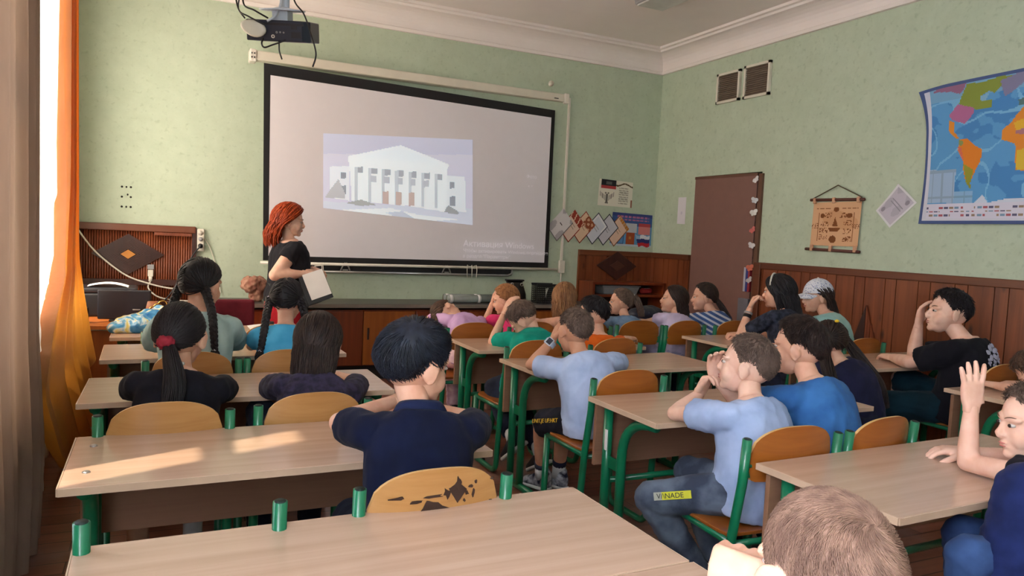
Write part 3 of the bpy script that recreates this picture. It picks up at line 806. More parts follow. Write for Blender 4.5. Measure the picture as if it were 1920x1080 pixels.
# things on the sideboard
ZS = .7185
t = thing('handbag', 'black rounded handbag with a folded top on the sideboard', 'bag', (4.83, -.33, ZS))
hb = MB()
for (z, w, d) in ((0, .10, .07), (.05, .125, .085), (.12, .12, .08), (.19, .095, .06), (.235, .08, .03)): pass
hb.rings([[(w * math.cos(a), d * math.sin(a), z) for a in np.linspace(0, 2 * PI, 24, endpoint=False)] for z, w, d in ((0, .115, .08), (.03, .135, .09), (.09, .13, .085), (.15, .11, .065), (.2, .09, .035), (.225, .1, .02))])
obj('bag_body', hb, plain('black_leather', (20, 19, 22), .35), t)
obj('flap', MB().rings([[(x, y, z) for x, y, z in ((-.1, -.03, zz), (.1, -.03, zz), (.1, .03, zz), (-.1, .03, zz))] for zz in (.222, .24)], smooth=False), plain('black_leather_flap', (26, 25, 28), .3), t, bevel=.006)
for x in (-.05, .06): obj('ring', MB().tube([(x + .016 * math.cos(a), -.052, .19 + .016 * math.sin(a)) for a in np.linspace(0, 2 * PI, 13)], .004, 6), M_steel, t)
t = thing('wire_basket', 'black perforated desk basket on the sideboard beside the handbag', 'basket', (5.17, -.36, ZS), R(-8))
bk = MB()
for s in (-1, 1):
    for k in range(9): bk.box((s * .0 , s * .09, .02 + k * .02), (.22, .006, .008)); bk.box((s * .11, 0, .02 + k * .02), (.006, .18, .008))
for k in range(12): bk.box((-.11 + k * .02, -.09, .095), (.006, .007, .19)); bk.box((-.11 + k * .02, .09, .095), (.006, .007, .19))
bk.box((0, 0, .006), (.22, .18, .012)); bk.box((0, -.09, .195), (.235, .012, .02)); bk.box((0, .09, .195), (.235, .012, .02))
obj('basket_walls', bk, M_black, t)
sc_ = MB().tube([(-.02, -.1, .16), (-.015, -.1, .06)], .005, 6); sc_.tube([(.0, -.1, .165), (-.03, -.1, .06)], .005, 6); obj('scissors_blade', sc_, M_steel, t)
o = obj('paper_stack', MB().box((0, 0, .05), (.2, .16, .1)), M_paper, bevel=.004); o.location = (5.40, -.36, ZS); tag(o, 'stack of white and dark papers on the sideboard behind the girl with long fair hair', 'papers')
for k, (y, lab) in enumerate(((-.42, 'clear rolled plastic tube lying on the sideboard, the front one'), (-.33, 'clear rolled plastic tube lying on the sideboard, the one against the wall'))):
    t = thing('plastic_roll', lab, 'roll', (4.33, y, ZS + .042), R(2 - 3 * k), group='plastic rolls on the sideboard')
    obj('film', MB().tube([(-.27, 0, 0), (.27, 0, 0)], .04, 16), plain('clear_film', (176, 186, 182), .15, Transmission_Weight=.5), t)
    for x in (-.25, .05): obj('tape', MB().tube([(x, 0, 0), (x + .03, 0, 0)], .0415, 16), M_paper, t)

# teacher's table at the left with printer, laptop, bag
t = thing('teacher_table', 'orange-brown wooden table by the window carrying the printer', 'table', (1.30, -.92, 0))
obj('table_top', MB().box((0, 0, .625), (.86, .90, .03)), M_cab_or, t, bevel=.004)
for x in (-.41, .41): obj('side_panel', MB().box((x, 0, .305), (.025, .84, .61)), M_cab_or, t)
obj('front_panel', MB().box((0, -.40, .33), (.80, .02, .54)), M_cab_or, t)
obj('drawer_front', MB().box((.2, -.415, .5), (.36, .02, .14)), M_cab_red, t)
t = thing('printer', 'black printer with a sheet of white paper on top beside the curtain', 'printer', (1.16, -.66, .64))
obj('case', MB().box((0, 0, .09), (.42, .34, .18)), M_black, t, bevel=.015); obj('lid', MB().box((.0, 0, .2), (.40, .33, .04)), plain('dark_lid', (32, 32, 38), .3), t, bevel=.012)
obj('tray', MB().box((.12, -.2, .07), (.26, .12, .02)), M_black, t)
P = np.array([[(-.14 + .3 * u, -.1 + .2 * v, .226 + .03 * math.sin(u * 2.6) - .03 * u * u) for u in np.linspace(0, 1, 9)] for v in (0, 1)])
o = obj('paper_sheet', MB().grid(P), M_paper); o.location = (1.16, -.66, .64); tag(o, 'curled white sheet lying on the black printer', 'paper')
t = thing('monitor', 'black computer monitor seen from behind on the table by the window', 'monitor', (1.29, -1.14, .64), R(-6))
obj('screen_back', MB().box((0, 0, .125), (.35, .025, .215)), plain('monitor_shell', (26, 26, 36), .35), t, bevel=.008); obj('stand', MB().box((0, .05, .008), (.2, .14, .014)), M_black, t, bevel=.004); obj('badge', MB().box((.08, -.0135, .09), (.05, .002, .008)), M_grey, t)
t = thing('speaker_box', 'small dark speaker on the table edge beside the curtain', 'speaker', (1.02, -1.20, .64)); obj('case', MB().box((0, 0, .055), (.09, .09, .11)), M_black, t, bevel=.012); obj('grille', MB().box((0, -.046, .06), (.06, .004, .07)), plain('speaker_cloth', (52, 50, 52), .8), t)
o = obj('paper_sheet', MB().box((0, 0, .004), (.12, .15, .006)), M_paper); o.location = (1.5, -.62, .64); tag(o, 'white sheet lying on the table behind the monitor', 'paper')
o = obj('paper_sheet', MB().box((0, 0, .04), (.14, .01, .1)), plain('grey_card', (176, 170, 160), .8)); o.location = (1.62, -.56, .641); tag(o, 'grey card leaning behind the brown handbag on the table', 'card')
t = thing('shoulder_bag', 'brown handbag with a gold chain on the table in front of the ribbed panel', 'bag', (1.56, -1.22, .64), R(10))
obj('bag_body', MB().rings([[(w * math.cos(a), d * math.sin(a) * 1.0, z) for a in np.linspace(0, 2 * PI, 20, endpoint=False)] for z, w, d in ((0, .12, .06), (.05, .14, .065), (.12, .13, .045), (.16, .12, .015))]), plain('brown_leather', (134, 78, 40), .5), t)
obj('flap', MB().box((.03, -.035, .13), (.19, .02, .07)), plain('plum_leather', (70, 36, 40), .45), t, bevel=.01)
ch = MB()
rr_ = random.Random(3)
for k in range(5):
    c0 = (-.09 + .03 * k, -.055, .1 + .02 * (k % 3)); ch.tube([(c0[0] + .03 * math.cos(a), c0[1] + .012 * math.sin(2 * a), c0[2] + .028 * math.sin(a)) for a in np.linspace(0, 2 * PI, 15)], .006, 6)
obj('chain', ch, M_brass, t)

# power strip, socket and cables on the left
t = thing('power_strip', 'white three-way power strip with a black plug mounted beside the ribbed panel', 'power strip', (1.842, -.02, 1.235))
obj('strip_body', MB().box((0, 0, 0), (.062, .04, .2)), M_plastic, t, bevel=.008)
obj('socket_hole', MB().tube([(0, -.014, .062), (0, -.024, .062)], .021, 16), plain('socket_face', (196, 190, 176), .5), t)
obj('grey_plug', MB().tube([(0, -.014, .008), (0, -.05, .008)], .019, 14), M_grey, t); obj('black_plug', MB().tube([(0, -.014, -.05), (0, -.055, -.055)], .02, 14), M_black, t)
t = thing('wall_socket', 'small white wall socket with a plugged adapter on the lower ribbed panel', 'socket', (1.445, -.045, .93)); obj('adapter', MB().box((0, 0, 0), (.045, .04, .06)), M_plastic, t, bevel=.006); obj('plug', MB().tube([(0, -.01, -.03), (0, -.015, -.07)], .016, 10), M_plastic, t); obj('socket_plate', MB().box((0, .01, .055), (.05, .03, .04)), M_grey, t)
def cable(label, pts, r, mat, name='cable'):
    P = np.array(pts, float); q = []
    for i in range(len(P) - 1):
        p0, p1, p2, p3 = P[max(i - 1, 0)], P[i], P[i + 1], P[min(i + 2, len(P) - 1)]
        for s in np.linspace(0, 1, 8, endpoint=False):
            q.append(.5 * ((2 * p1) + (-p0 + p2) * s + (2 * p0 - 5 * p1 + 4 * p2 - p3) * s * s + (-p0 + 3 * p1 - 3 * p2 + p3) * s ** 3))
    q.append(P[-1]); o = obj(name, MB().tube(q, r, 6), mat); tag(o, label, 'cable'); return o
cable('white cable sagging across the ribbed panel from the curtain', [(.90, -.07, 1.28), (1.03, -.07, 1.1), (1.24, -.07, .92), (1.42, -.075, .845), (1.62, -.08, .80), (1.78, -.08, .815)], .008, M_plastic)
cable('white cable curving down from the wall socket behind the braided girl', [(1.445, -.06, .86), (1.43, -.07, .80), (1.5, -.08, .73), (1.62, -.09, .70), (1.8, -.1, .69)], .007, M_plastic)
cable('black cable running from the power strip down across the ribbed panel', [(1.842, -.075, 1.18), (1.78, -.085, 1.1), (1.68, -.09, .9), (1.6, -.1, .75), (1.52, -.12, .66)], .007, M_black)
cable('thin white wire hanging down the green wall beside the power strip', [(1.87, -.02, 1.26), (1.93, -.015, 1.15), (1.99, -.012, .95), (2.02, -.012, .76)], .004, M_plastic)

# ------------------------------------------------------------------ projector
t = thing('projector', 'black ceiling-mounted projector with a white device strapped to its back', 'projector', (2.105, -3.0, 2.375), R(-25))
obj('case', MB().rings([[(x, y, z) for x, y in ((-.16, -.11), (.13, -.11), (.165, -.07), (.165, .11), (-.16, .11))] for z in (0, .105)], smooth=False), plain('projector_shell', (34, 40, 56), .35), t, bevel=.006)
pm = MB().box((-.0, -.1115, .085), (.28, .004, .012)); pm.box((.09, -.112, .075), (.03, .004, .025)); pm.box((.1, -.112, .035), (.05, .004, .03)); obj('port_panel', pm, M_black, t)
for x, z, r in ((-.02, .024, .007), (.0, .045, .004), (.018, .046, .003), (.036, .045, .003)): obj('jack', MB().tube([(x + r * math.cos(a), -.114, z + r * math.sin(a)) for a in np.linspace(0, 2 * PI, 11)], .0022 if z > .03 else .003, 6), M_white if z < .03 else M_grey, t)
obj('lens', MB().tube([(-.05, .1, .05), (-.05, .135, .05)], .035, 18), M_black, t)
M_mount = plain('white_mount_metal', (206, 214, 226), .35)
obj('mount_plate', MB().lathe([(.0, .155), (.115, .155), (.12, .162), (.05, .168), (.03, .175)], 20, c=(.0, 0, 0)), M_mount, t)
obj('mount_arm', MB().box((0, 0, .13), (.08, .1, .05)), M_mount, t); obj('mount_pole', MB().tube([(0, 0, .17), (0, 0, 1.2)], .026, 12), M_mount, t)
obj('ceiling_flange', MB().lathe([(.03, 1.16), (.07, 1.18), (.07, 1.195)], 16), M_mount, t)
obj('white_device', MB().rings([[( -.115 + w * math.cos(a) * (1.05 + .12 * math.sin(a)), y, .058 + h * math.sin(a) - .02 * math.cos(a) * .5) for a in np.linspace(0, 2 * PI, 20, endpoint=False)] for y, w, h in ((-.118, .055, .035), (-.125, .062, .042), (-.14, .06, .04), (-.145, .05, .032))]), M_plastic, t)
for ch in t.children:
    if not ch.name.startswith(('mount_pole', 'ceiling_flange')): ch.rotation_euler = (R(13), 0, 0)
px_, py_, pz_ = 2.105, -3.0, 2.375
def pc(label, pts, r, mat):
    ca, sa = math.cos(R(-22)), math.sin(R(-22)); pts = [(a * ca - b_ * sa, a * sa + b_ * ca, c) for a, b_, c in pts]
    return cable(label, [(px_ + a, py_ + b_, pz_ + c) for a, b_, c in pts], r, mat)
pc('black cable looping down at the right side of the projector', [(.04, -.02, .45), (.06, -.06, .22), (.13, -.12, .12), (.17, -.13, .02), (.2, -.13, -.08), (.185, -.13, -.15)], .0045, M_black)
pc('outer black cable hanging from the ceiling at the left of the projector', [(-.24, 0, .62), (-.245, -.05, .3), (-.21, -.12, .14), (-.165, -.14, .075)], .0045, M_black)
pc('black cable hanging from the ceiling and crossing the white device', [(-.22, 0, .6), (-.215, -.06, .25), (-.2, -.13, .12), (-.14, -.155, .08), (-.06, -.15, .045)], .004, M_black)
pc('black cable with a plug falling onto the top of the projector', [(-.2, 0, .6), (-.195, -.06, .3), (-.185, -.1, .16), (-.12, -.13, .12), (-.05, -.13, .085)], .0045, M_black)
pc('short black cable with a thick plug hanging under the projector', [(.0, -.1, .0), (.003, -.105, -.04), (.006, -.105, -.075), (.02, -.105, -.115)], .004, M_black)
pc('black cable making a loop under the projector', [(.045, -.1, .0), (.03, -.11, -.02), (-.03, -.11, -.045), (-.07, -.11, -.06), (-.085, -.11, -.04), (-.075, -.1, 0)], .0045, M_black)
pc('pale cable running down the projector mount to the white device', [(.01, -.05, .35), (.0, -.08, .18), (-.015, -.13, .1), (-.05, -.145, .065)], .006, M_mount)

# ceiling lamp, front end in the picture
t = thing('ceiling_lamp', 'grey end of a ceiling light fitting at the top edge of the room', 'lamp', (5.52, -1.95, 3.6)); obj('housing', MB().box((0, 0, -.03), (.32, 1.0, .06)), M_grey, t, bevel=.01); obj('diffuser', MB().box((0, 0, -.066), (.28, .96, .014)), plain('opal_plastic', (206, 206, 200), .4), t)

# ------------------------------------------------------------------ curtains
def drape(xf, yend, ztop, zbot, nfold, amp, nz=60, ny=170, seed=0, scallop=0):
    """cloth hung along y; yend(z)->(y0,y1), xf(z)->x"""
    P = np.empty((nz + 1, ny + 1, 3))
    for i in range(nz + 1):
        z = zbot + (ztop - zbot) * i / nz; y0, y1 = yend(z); a = amp * (.55 + .45 * (1 - i / nz))
        for j in range(ny + 1):
            s = j / ny; ph = s * nfold * 2 * PI + .5 * math.sin(z * 1.3 + s * 7 + seed)
            x = xf(z) + a * math.sin(ph) + .3 * a * math.sin(2.3 * ph + seed)
            y = y0 + (y1 - y0) * s + .25 * a * math.cos(ph)
            if scallop and s > .985: y += scallop * (abs(math.sin(z * 2 * PI / .11 / 2)) * (s - .985) / .015)
            P[i, j] = (x, y, z)
    return MB().grid(P)
def curtain_mat(name, c, trans, tc, alpha=0.0):
    m = bpy.data.materials.new(name); m.use_nodes = True; nt = m.node_tree; nt.nodes.clear()
    out = nt.nodes.new('ShaderNodeOutputMaterial'); df = nt.nodes.new('ShaderNodeBsdfDiffuse'); tl = nt.nodes.new('ShaderNodeBsdfTranslucent'); mx = nt.nodes.new('ShaderNodeMixShader')
    v = coords(nt, (40, 40, 3)); nz = N(nt, 'ShaderNodeTexNoise', Scale=1.0, Detail=3.0); nt.links.new(v, nz.inputs['Vector'])
    a = lin(c); nt.links.new(ramp(nt, nz.outputs['Fac'], [(.3, tuple(x * .88 for x in a[:3]) + (1,)), (.7, a)]), df.inputs[0])
    tl.inputs[0].default_value = lin(tc); mx.inputs[0].default_value = trans
    nt.links.new(df.outputs[0], mx.inputs[1]); nt.links.new(tl.outputs[0], mx.inputs[2]); last = mx.outputs[0]
    if alpha:
        tr = nt.nodes.new('ShaderNodeBsdfTransparent'); m2 = nt.nodes.new('ShaderNodeMixShader'); m2.inputs[0].default_value = alpha
        nt.links.new(last, m2.inputs[1]); nt.links.new(tr.outputs[0], m2.inputs[2]); last = m2.outputs[0]
    nt.links.new(last, out.inputs[0]); return m
M_drape = curtain_mat('tan_curtain_cloth_sunlit', (176, 140, 112), .5, (255, 178, 66))  # sunlit copy of the curtain cloth, orange glow put into its transmitted colour
M_drape2 = curtain_mat('tan_curtain_cloth_shaded', (190, 166, 152), .35, (214, 178, 150))  # shaded copy of the same cloth, greyer in colour
M_tulle = curtain_mat('white_tulle', (236, 236, 236), .55, (250, 248, 240), alpha=.15)
def ends(a, b_):
    return lambda z: tuple(a[k] + (b_[k] - a[k]) * (z / 3.35) for k in (0, 1))
def yl(z, pts):
    for (za, ya), (zb, yb) in zip(pts, pts[1:]):
        if z <= zb: return ya + (yb - ya) * max(0, (z - za)) / (zb - za)
    return pts[-1][1]
FA = [(0, -2.75), (.25, -3.2), (.6, -3.5), (.85, -2.95), (1.05, -2.3), (1.6, -2.05), (3.4, -1.95)]; FB = [(0, -.9), (.4, -1.2), (.9, -1.6), (1.2, -1.75), (3.4, -1.75)]
t = thing('curtain', 'tan curtain glowing orange in the sun, gathered at the far window by the front wall', 'curtain', (1.02, -1.9, 0))
mb = drape(lambda z: 1.0 + .09 * max(0, 1.1 - z), lambda z: (yl(z, FA), yl(z, FB)), 3.34, .012, 5.5, .05, seed=1); mb.xf(np.eye(3), (-1.02, 1.9, 0)); obj('drape', mb, M_drape, t)
NA = [(0, -5.05), (3.4, -5.05)]; NBY = [(0, -3.55), (.35, -3.38), (.9, -3.55), (1.5, -3.5), (3.4, -3.4)]
t = thing('curtain', 'grey-beige curtain hanging in shade at the left edge, nearest the camera', 'curtain', (1.06, -4.2, 0))
mb = drape(lambda z: 1.03, lambda z: (yl(z, NA), yl(z, NBY)), 3.34, .012, 8.5, .045, seed=4, ny=240); mb.xf(np.eye(3), (-1.06, 4.2, 0)); obj('drape', mb, M_drape2, t)
t = thing('tulle_curtain', 'white sheer tulle with a scalloped edge in front of the far window', 'curtain', (.93, -2.2, 0))
mb = drape(lambda z: .945, lambda z: (-2.95, yl(z, [(0, -1.35), (1.4, -1.35), (3.4, -1.75)])), 3.33, .02, 9, .018, seed=2, scallop=.03, nz=240); mb.xf(np.eye(3), (-.93, 2.2, 0)); obj('sheer_cloth', mb, M_tulle, t)
t = thing('tulle_curtain', 'narrow sheer tulle strip with a scalloped edge beside the grey-beige curtain', 'curtain', (.98, -3.9, 0))
mb = drape(lambda z: 1.0, lambda z: (-5.0, yl(z, [(0, -3.0), (1.0, -3.1), (3.4, -3.25)])), 3.33, .02, 10, .018, seed=7, scallop=.03, nz=240); mb.xf(np.eye(3), (-.98, 3.9, 0)); obj('sheer_cloth', mb, M_tulle, t)
t = thing('curtain_rail', 'white curtain rail high on the window wall', 'rail', (1.0, -4.2, 3.355)); obj('rail', MB().box((0, 0, 0), (.10, 8.0, .03)), M_white, t)
for y in (-3.6, 0.0, 3.6): obj('bracket', MB().box((-.1, y, 0), (.12, .04, .03)), M_white, t)
t = thing('tulle_curtain', 'added unseen tulle across the rear window beside the camera, diffusing the sun', 'curtain', (.95, -6.4, 0))  # out of view, added to block and diffuse sun at the rear window
mb = drape(lambda z: .95, lambda z: (-8.65, -6.45), 3.33, .02, 12, .018, seed=9); mb.xf(np.eye(3), (-.95, 6.4, 0)); obj('sheer_cloth', mb, M_tulle, t)
# ------------------------------------------------------------------ desks and chairs
def arc(p0, p1, p2, n=9):
    p0, p1, p2 = map(lambda p: np.asarray(p, float), (p0, p1, p2))
    return [(1 - s) ** 2 * p0 + 2 * s * (1 - s) * p1 + s * s * p2 for s in np.linspace(0, 1, n)]
def make_desk(label, bolts=False):
    t = thing('school_desk', label, 'desk', group='two-seat school desks')
    top = MB().box((.6, .25, .689), (1.2, .5, .022)); obj('tabletop', top, M_desk, t, bevel=.003)
    eb = MB().box((.6, -.0015, .689), (1.198, .003, .02)).box((-.0015, .25, .689), (.003, .498, .02)).box((1.2015, .25, .689), (.003, .498, .02)); obj('edge_band', eb, M_deskedge, t)
    obj('front_panel', MB().box((.6, .462, .535), (1.17, .018, .27)), M_panel, t, bevel=.002)
    for x in (.055, 1.145):
        fr = MB()
        fr.tube([(x, .415, .678), (x, .415, .03)], .021, 10)
        fr.tube([(x, .30, .03), (x, .30, .44)] + arc((x, .30, .47), (x, .30, .655), (x, .07, .662), 10)[0:], .021, 10)
        fr.box((x, .357, .43), (.008, .12, .05))
        fr.tube([(x, .47, .02), (x, .03, .02)], .021, 10)
        obj('leg_frame', fr, M_green, t)
        for y in (.46, .04): obj('foot_cap', MB().tube([(x, y - .02, .02), (x, y + .02, .02)], .0225, 10), M_rubber, t)
    obj('rear_bar', MB().tube([(.055, .415, .34), (1.145, .415, .34)], .014, 8), M_green, t)
    for x in (.055, 1.145) if bolts else ():
        for y in (.12, .38): obj('bolt', MB().ell((x, y, .701), (.011, .011, .005), nu=12, nv=6), M_steel, t)
    return t
LA = 'in the window-side row'; LM = 'in the middle row'; LR = 'in the row by the pine wainscot'
DESKS = [(1.264, -2.379, 0, 'desk ' + LA + ' nearest the front wall, with a blue bag on it'), (1.264, -3.154, .02, 'second desk ' + LA + ', under the two girls with braids'), (1.252, -4.107, -.01, 'third desk ' + LA + ', where the ponytail girl and the long-haired girl sit'),
         (1.297, -5.083, .004, 'fourth desk ' + LA + ', where the boy in navy leans'), (1.375, -5.977, .01, 'empty desk nearest the camera in the bottom centre'), (1.385, -6.483, .01, 'desk pushed against the nearest one, only a corner showing at the bottom'),
         (3.313, -2.129, 0, 'front desk ' + LM + ', where the girl in lilac rests her head'), (3.261, -3.152, -.014, 'second desk ' + LM + ', where the boy in teal slumps'), (3.283, -3.934, .03, 'third desk ' + LM + ', where the boy with the watch leans'), (3.25, -4.934, .001, 'fourth desk ' + LM + ', shared by the jeans boy and the blue-shirted boy'), (3.279, -5.945, .029, 'nearest desk ' + LM + ', where the boy raises his hand'),
         (4.85, -2.24, 0, 'front desk ' + LR + ', where three small girls sit'), (5.139, -3.196, .008, 'second desk ' + LR + ', under the girl with the headband'), (5.20, -4.17, .0, 'third desk ' + LR + ', where the boy in black sits'), (5.281, -5.2, 0, 'nearest desk ' + LR + ', cut off at the picture edge')]
dproto = None
for x, y, rz, lab in DESKS:
    if 'fourth desk ' + LA in lab:
        d4 = make_desk(lab, True); d4.location = (x, y, 0); d4.rotation_euler = (0, 0, rz)
    elif dproto is None:
        dproto = make_desk(lab); dproto.location = (x, y, 0); dproto.rotation_euler = (0, 0, rz)
    else: dup(dproto, (x, y, 0), rz, lab)

def back_poly(w, z0, z1, n=14):
    """outline of the backrest: flat bottom with round corners and an arched top"""
    p = [(-w + .03, z0), (w - .03, z0), (w - .008, z0 + .01), (w, z0 + .035), (w, z0 + .09)]
    for s in np.linspace(0, 1, n):
        a = s * PI; p.append((w * math.cos(a) * 1.0 if 0 < s < 1 else w * math.cos(a), z0 + .09 + (z1 - z0 - .09) * (math.sin(a) ** .55 if 0 < s < 1 else 0)))
    p += [(-w, z0 + .035), (-w + .008, z0 + .01)]
    q = []
    for a in p:
        if not q or (abs(a[0] - q[-1][0]) + abs(a[1] - q[-1][1])) > 1e-4: q.append(a)
    return q
def make_chair(label, mat, back=True, mark=None):
    t = thing('school_chair', label, 'chair', group='school chairs with green tube frames')
    pl = MB().prism([(-.19, -.17), (.19, -.17), (.2, -.12), (.2, .14), (.17, .19), (-.17, .19), (-.2, .14), (-.2, -.12)], .408, .422)
    obj('seat', pl, mat, t, bevel=.004)
    if back:
        w = .172; pts = back_poly(w, .615, .805); nx = 12
        # curved sheet: sweep columns
        B = MB(); F_, K_ = [], []
        xs_ = np.linspace(-w, w, 25)
        def span(x):
            s = abs(x) / w; top = .705 + .10 * (1 - s ** 2.6) ** .5 if s < 1 else .705
            bot = .615 + .03 * max(0, (s - .86) / .14) ** 2
            return bot, top
        front = []; rear = []
        for x in xs_:
            b0, t0 = span(x); yy = -.205 - .028 * (1 - (x / w) ** 2)
            col = [(x, yy - .02 * (z - .615) / .19, z) for z in np.linspace(b0, t0, 7)]
            front.append(col); rear.append([(a, c - .011, d) for a, c, d in col])
        fr_ = np.array(front); re_ = np.array(rear)
        B.grid(fr_, 0); B.grid(re_[:, ::-1], 0)
        loop = lambda G: np.concatenate([G[:, 0], G[-1, 1:], G[::-1, -1][1:], G[0, ::-1][1:-1]])
        la, lb = loop(fr_), loop(re_); n = len(la)
        B.add(np.concatenate([la, lb]), [(j, (j + 1) % n, n + (j + 1) % n, n + j) for j in range(n)], 1)
        bo = obj('backrest', B, [mat, M_plyedge], t)
        if mark:
            rr = random.Random(5)
            for (x, z, rx, rz_) in mark:
                yy = -.205 - .028 * (1 - (x / w) ** 2) - .02 * (z - .615) / .19 - .0118
                n_ = 9; poly = [(rx * (.5 + rr.random()) * math.cos(a), rz_ * (.5 + rr.random()) * math.sin(a)) for a in np.linspace(0, 2 * PI, n_, endpoint=False)]
                obj('scorch_mark', MB().prism(poly, 0, .0012, M=MF, t=(x, yy, z)), bpy.data.materials.get('dark_scorch') or plain('dark_scorch', (52, 30, 20), .6), bo)
    for s in (-1, 1):
        x = s * .195; fr = MB()
        path = [(x, -.235, .765), (x, -.225, .62), (x, -.19, .42), (x, -.165, .16)] + arc((x, -.16, .09), (x, -.155, .018), (x, -.09, .018), 7) + [(x, .08, .018)] + arc((x, .13, .018), (x, .185, .018), (x, .185, .08), 7) + [(x, .175, .40)]
        P = np.array(path); r = .0165; fr.tube(path, r, 12)
        fr.tube([(x, .175, .398), (x, -.185, .398)], .013, 8)
        # dark disc painted as the shaded hollow of the closed tube top
        top = MB().tube([(x, -.235, .7655), (x, -.2352, .7668)], .0128, 12)
        f_o = obj('side_frame', fr, M_green, t); obj('tube_shade_disc', top, plain('tube_shade_green', (5, 26, 20), .6) if 'tube_shade_green' not in bpy.data.materials else bpy.data.materials['tube_shade_green'], f_o)
        tb = MB().box((x - s * .022, -.217, .655), (.035, .008, .05)); tb.ell((x - s * .03, -.222, .67), (.007, .005, .007), nu=8, nv=6); obj('bracket', tb, M_green, t)
    obj('cross_bar', MB().tube([(-.195, -.17, .385), (.195, -.17, .385)], .012, 8).tube([(-.195, .16, .385), (.195, .16, .385)], .012, 8), M_green, t)
    return t
cA = make_chair('varnished chair at the girl with the red scrunchie, left chair of the third window-side desk', M_ply)
cA.location = (1.548, -4.36, 0)
CH = [(2.02, -4.32, .05, 'varnished chair behind the long-haired girl in the dark top'), (1.664, -3.36, 0, 'varnished chair behind the girl in the mint T-shirt'), (2.085, -3.345, .03, 'varnished chair behind the braided girl in bright blue'),
      (1.64, -2.41, 0, 'empty chair at the front window-side desk behind the blue bag'), (2.14, -2.41, 0, 'empty chair at the front window-side desk beside the papers')]
for x, y, rz, lab in CH: dup(cA, (x, y, 0), rz, lab)
cM = make_chair('varnished chair with a black scorch mark behind the boy in navy', M_ply, mark=[(-.1, .735, .022, .004), (-.06, .725, .02, .004), (-.02, .735, .03, .004), (.02, .74, .012, .012), (.045, .745, .02, .024), (.05, .765, .008, .016), (.075, .735, .006, .006), (.085, .75, .005, .005), (.095, .73, .004, .01), (.1, .76, .004, .004), (.15, .76, .005, .003), (.15, .7, .006, .003), (.07, .715, .004, .004), (-.01, .70, .03, .02)])
cM.location = (2.16, -5.255, 0)
cB = make_chair('chair frame without a backrest beside the scorched chair, only its green tubes showing', M_ply, back=False); cB.location = (1.582, -5.28, 0)
cC = make_chair('orange-brown chair behind the watch-wearing boy in pale blue', M_ply2); cC.location = (3.498, -4.15, 0)
CH2 = [(3.50, -3.21, .0, 'orange-brown chair behind the boy in teal'), (4.03, -3.19, .1, 'orange-brown chair behind the boy in the orange T-shirt'), (3.47, -5.18, -.06, 'orange-brown chair with scratched letters behind the boy in jeans'), (3.885, -5.17, .09, 'orange-brown chair behind the boy in the bright blue T-shirt'),
       (3.45, -2.38, 0, 'orange-brown chair behind the girl in the lilac T-shirt'), (4.36, -2.36, 0, 'orange-brown chair behind the girl in the black strappy top'),
       (4.86, -2.33, -.1, 'orange-brown chair behind the small girl with a grey-blue top'), (5.235, -2.36, .05, 'orange-brown chair behind the girl in pale lilac'), (5.72, -2.38, 0, 'orange-brown chair behind the girl in stripes'),
       (5.47, -3.43, 0, 'orange-brown chair hidden behind the girl with the headband'), (5.98, -3.40, 0, 'orange-brown chair near the wall triangle behind the girl in the cap'), (5.86, -4.42, 0, 'orange-brown chair behind the boy in black'),
       (3.95, -6.17, 0, 'orange-brown chair under the boy raising his hand'), (2.34, -6.78, 0, 'orange-brown chair under the crop-haired boy nearest the camera'), (3.91, -2.37, 0, 'orange-brown chair under the girl in bright pink'), (5.66, -5.4, 0, 'orange-brown chair at the right edge under the child whose hair just shows')]
for x, y, rz, lab in CH2: dup(cC, (x, y, 0), rz, lab)

# small things on the desks
t = thing('plastic_bag', 'crumpled blue and yellow plastic bag on the front window-side desk', 'bag', (1.40, -2.12, .70))
bg_ = MB(); bg_.ell((0, 0, .045), (.13, .12, .06)); bg_.ell((.08, .04, .07), (.1, .08, .06)); bg_.ell((.13, .1, .1), (.06, .06, .05)); bg_.ell((-.08, -.03, .03), (.09, .09, .04))
bm_ = remesh(bg_, .009, 2); crease(bm_, .012, 14, 3, (1, 1, 1)); bm_.v[0][:, 2] = np.maximum(bm_.v[0][:, 2], .001)
m, nt, b = newmat('printed_bag_film'); v = coords(nt); nz = N(nt, 'ShaderNodeTexNoise', Scale=6.0, Detail=3.0, Distortion=2.5); nt.links.new(v, nz.inputs['Vector'])
nt.links.new(ramp(nt, nz.outputs['Fac'], [(.3, lin((40, 120, 190))), (.47, lin((80, 160, 210))), (.53, lin((200, 225, 235))), (.6, lin((214, 204, 90))), (.7, lin((90, 170, 220)))]), b.inputs['Base Color']); b.inputs['Roughness'].default_value = .25
obj('bag_film', bm_, m, t)
P = np.array([[(-.16 + .42 * u, -.1 + .2 * v, .004 + .012 * math.sin(u * 5) * v) for u in np.linspace(0, 1, 12)] for v in np.linspace(0, 1, 4)])
o = obj('paper_sheet', MB().grid(P), M_paper); o.location = (2.22, -2.02, .70); tag(o, 'wide white paper lying on the front desk behind the girl in bright blue', 'paper')
o = obj('eraser', MB().box((0, 0, .016), (.055, .035, .03)), M_black, bevel=.004); o.location = (2.20, -1.98, .708); tag(o, 'black box-shaped eraser on the white paper', 'eraser')
o = obj('paper_sheet', MB().box((0, 0, .002), (.2, .14, .003)), M_paper); o.location = (5.22, -4.08, .70); tag(o, 'white paper on the third wall-side desk beside the girl with the yellow clip', 'paper')
o = obj('label_tag', MB().box((0, 0, 0), (.003, .018, .09)), M_paper); o.location = (3.28, -4.545, .53); tag(o, 'small white label stuck on the green desk leg under the pale blue boy', 'label')

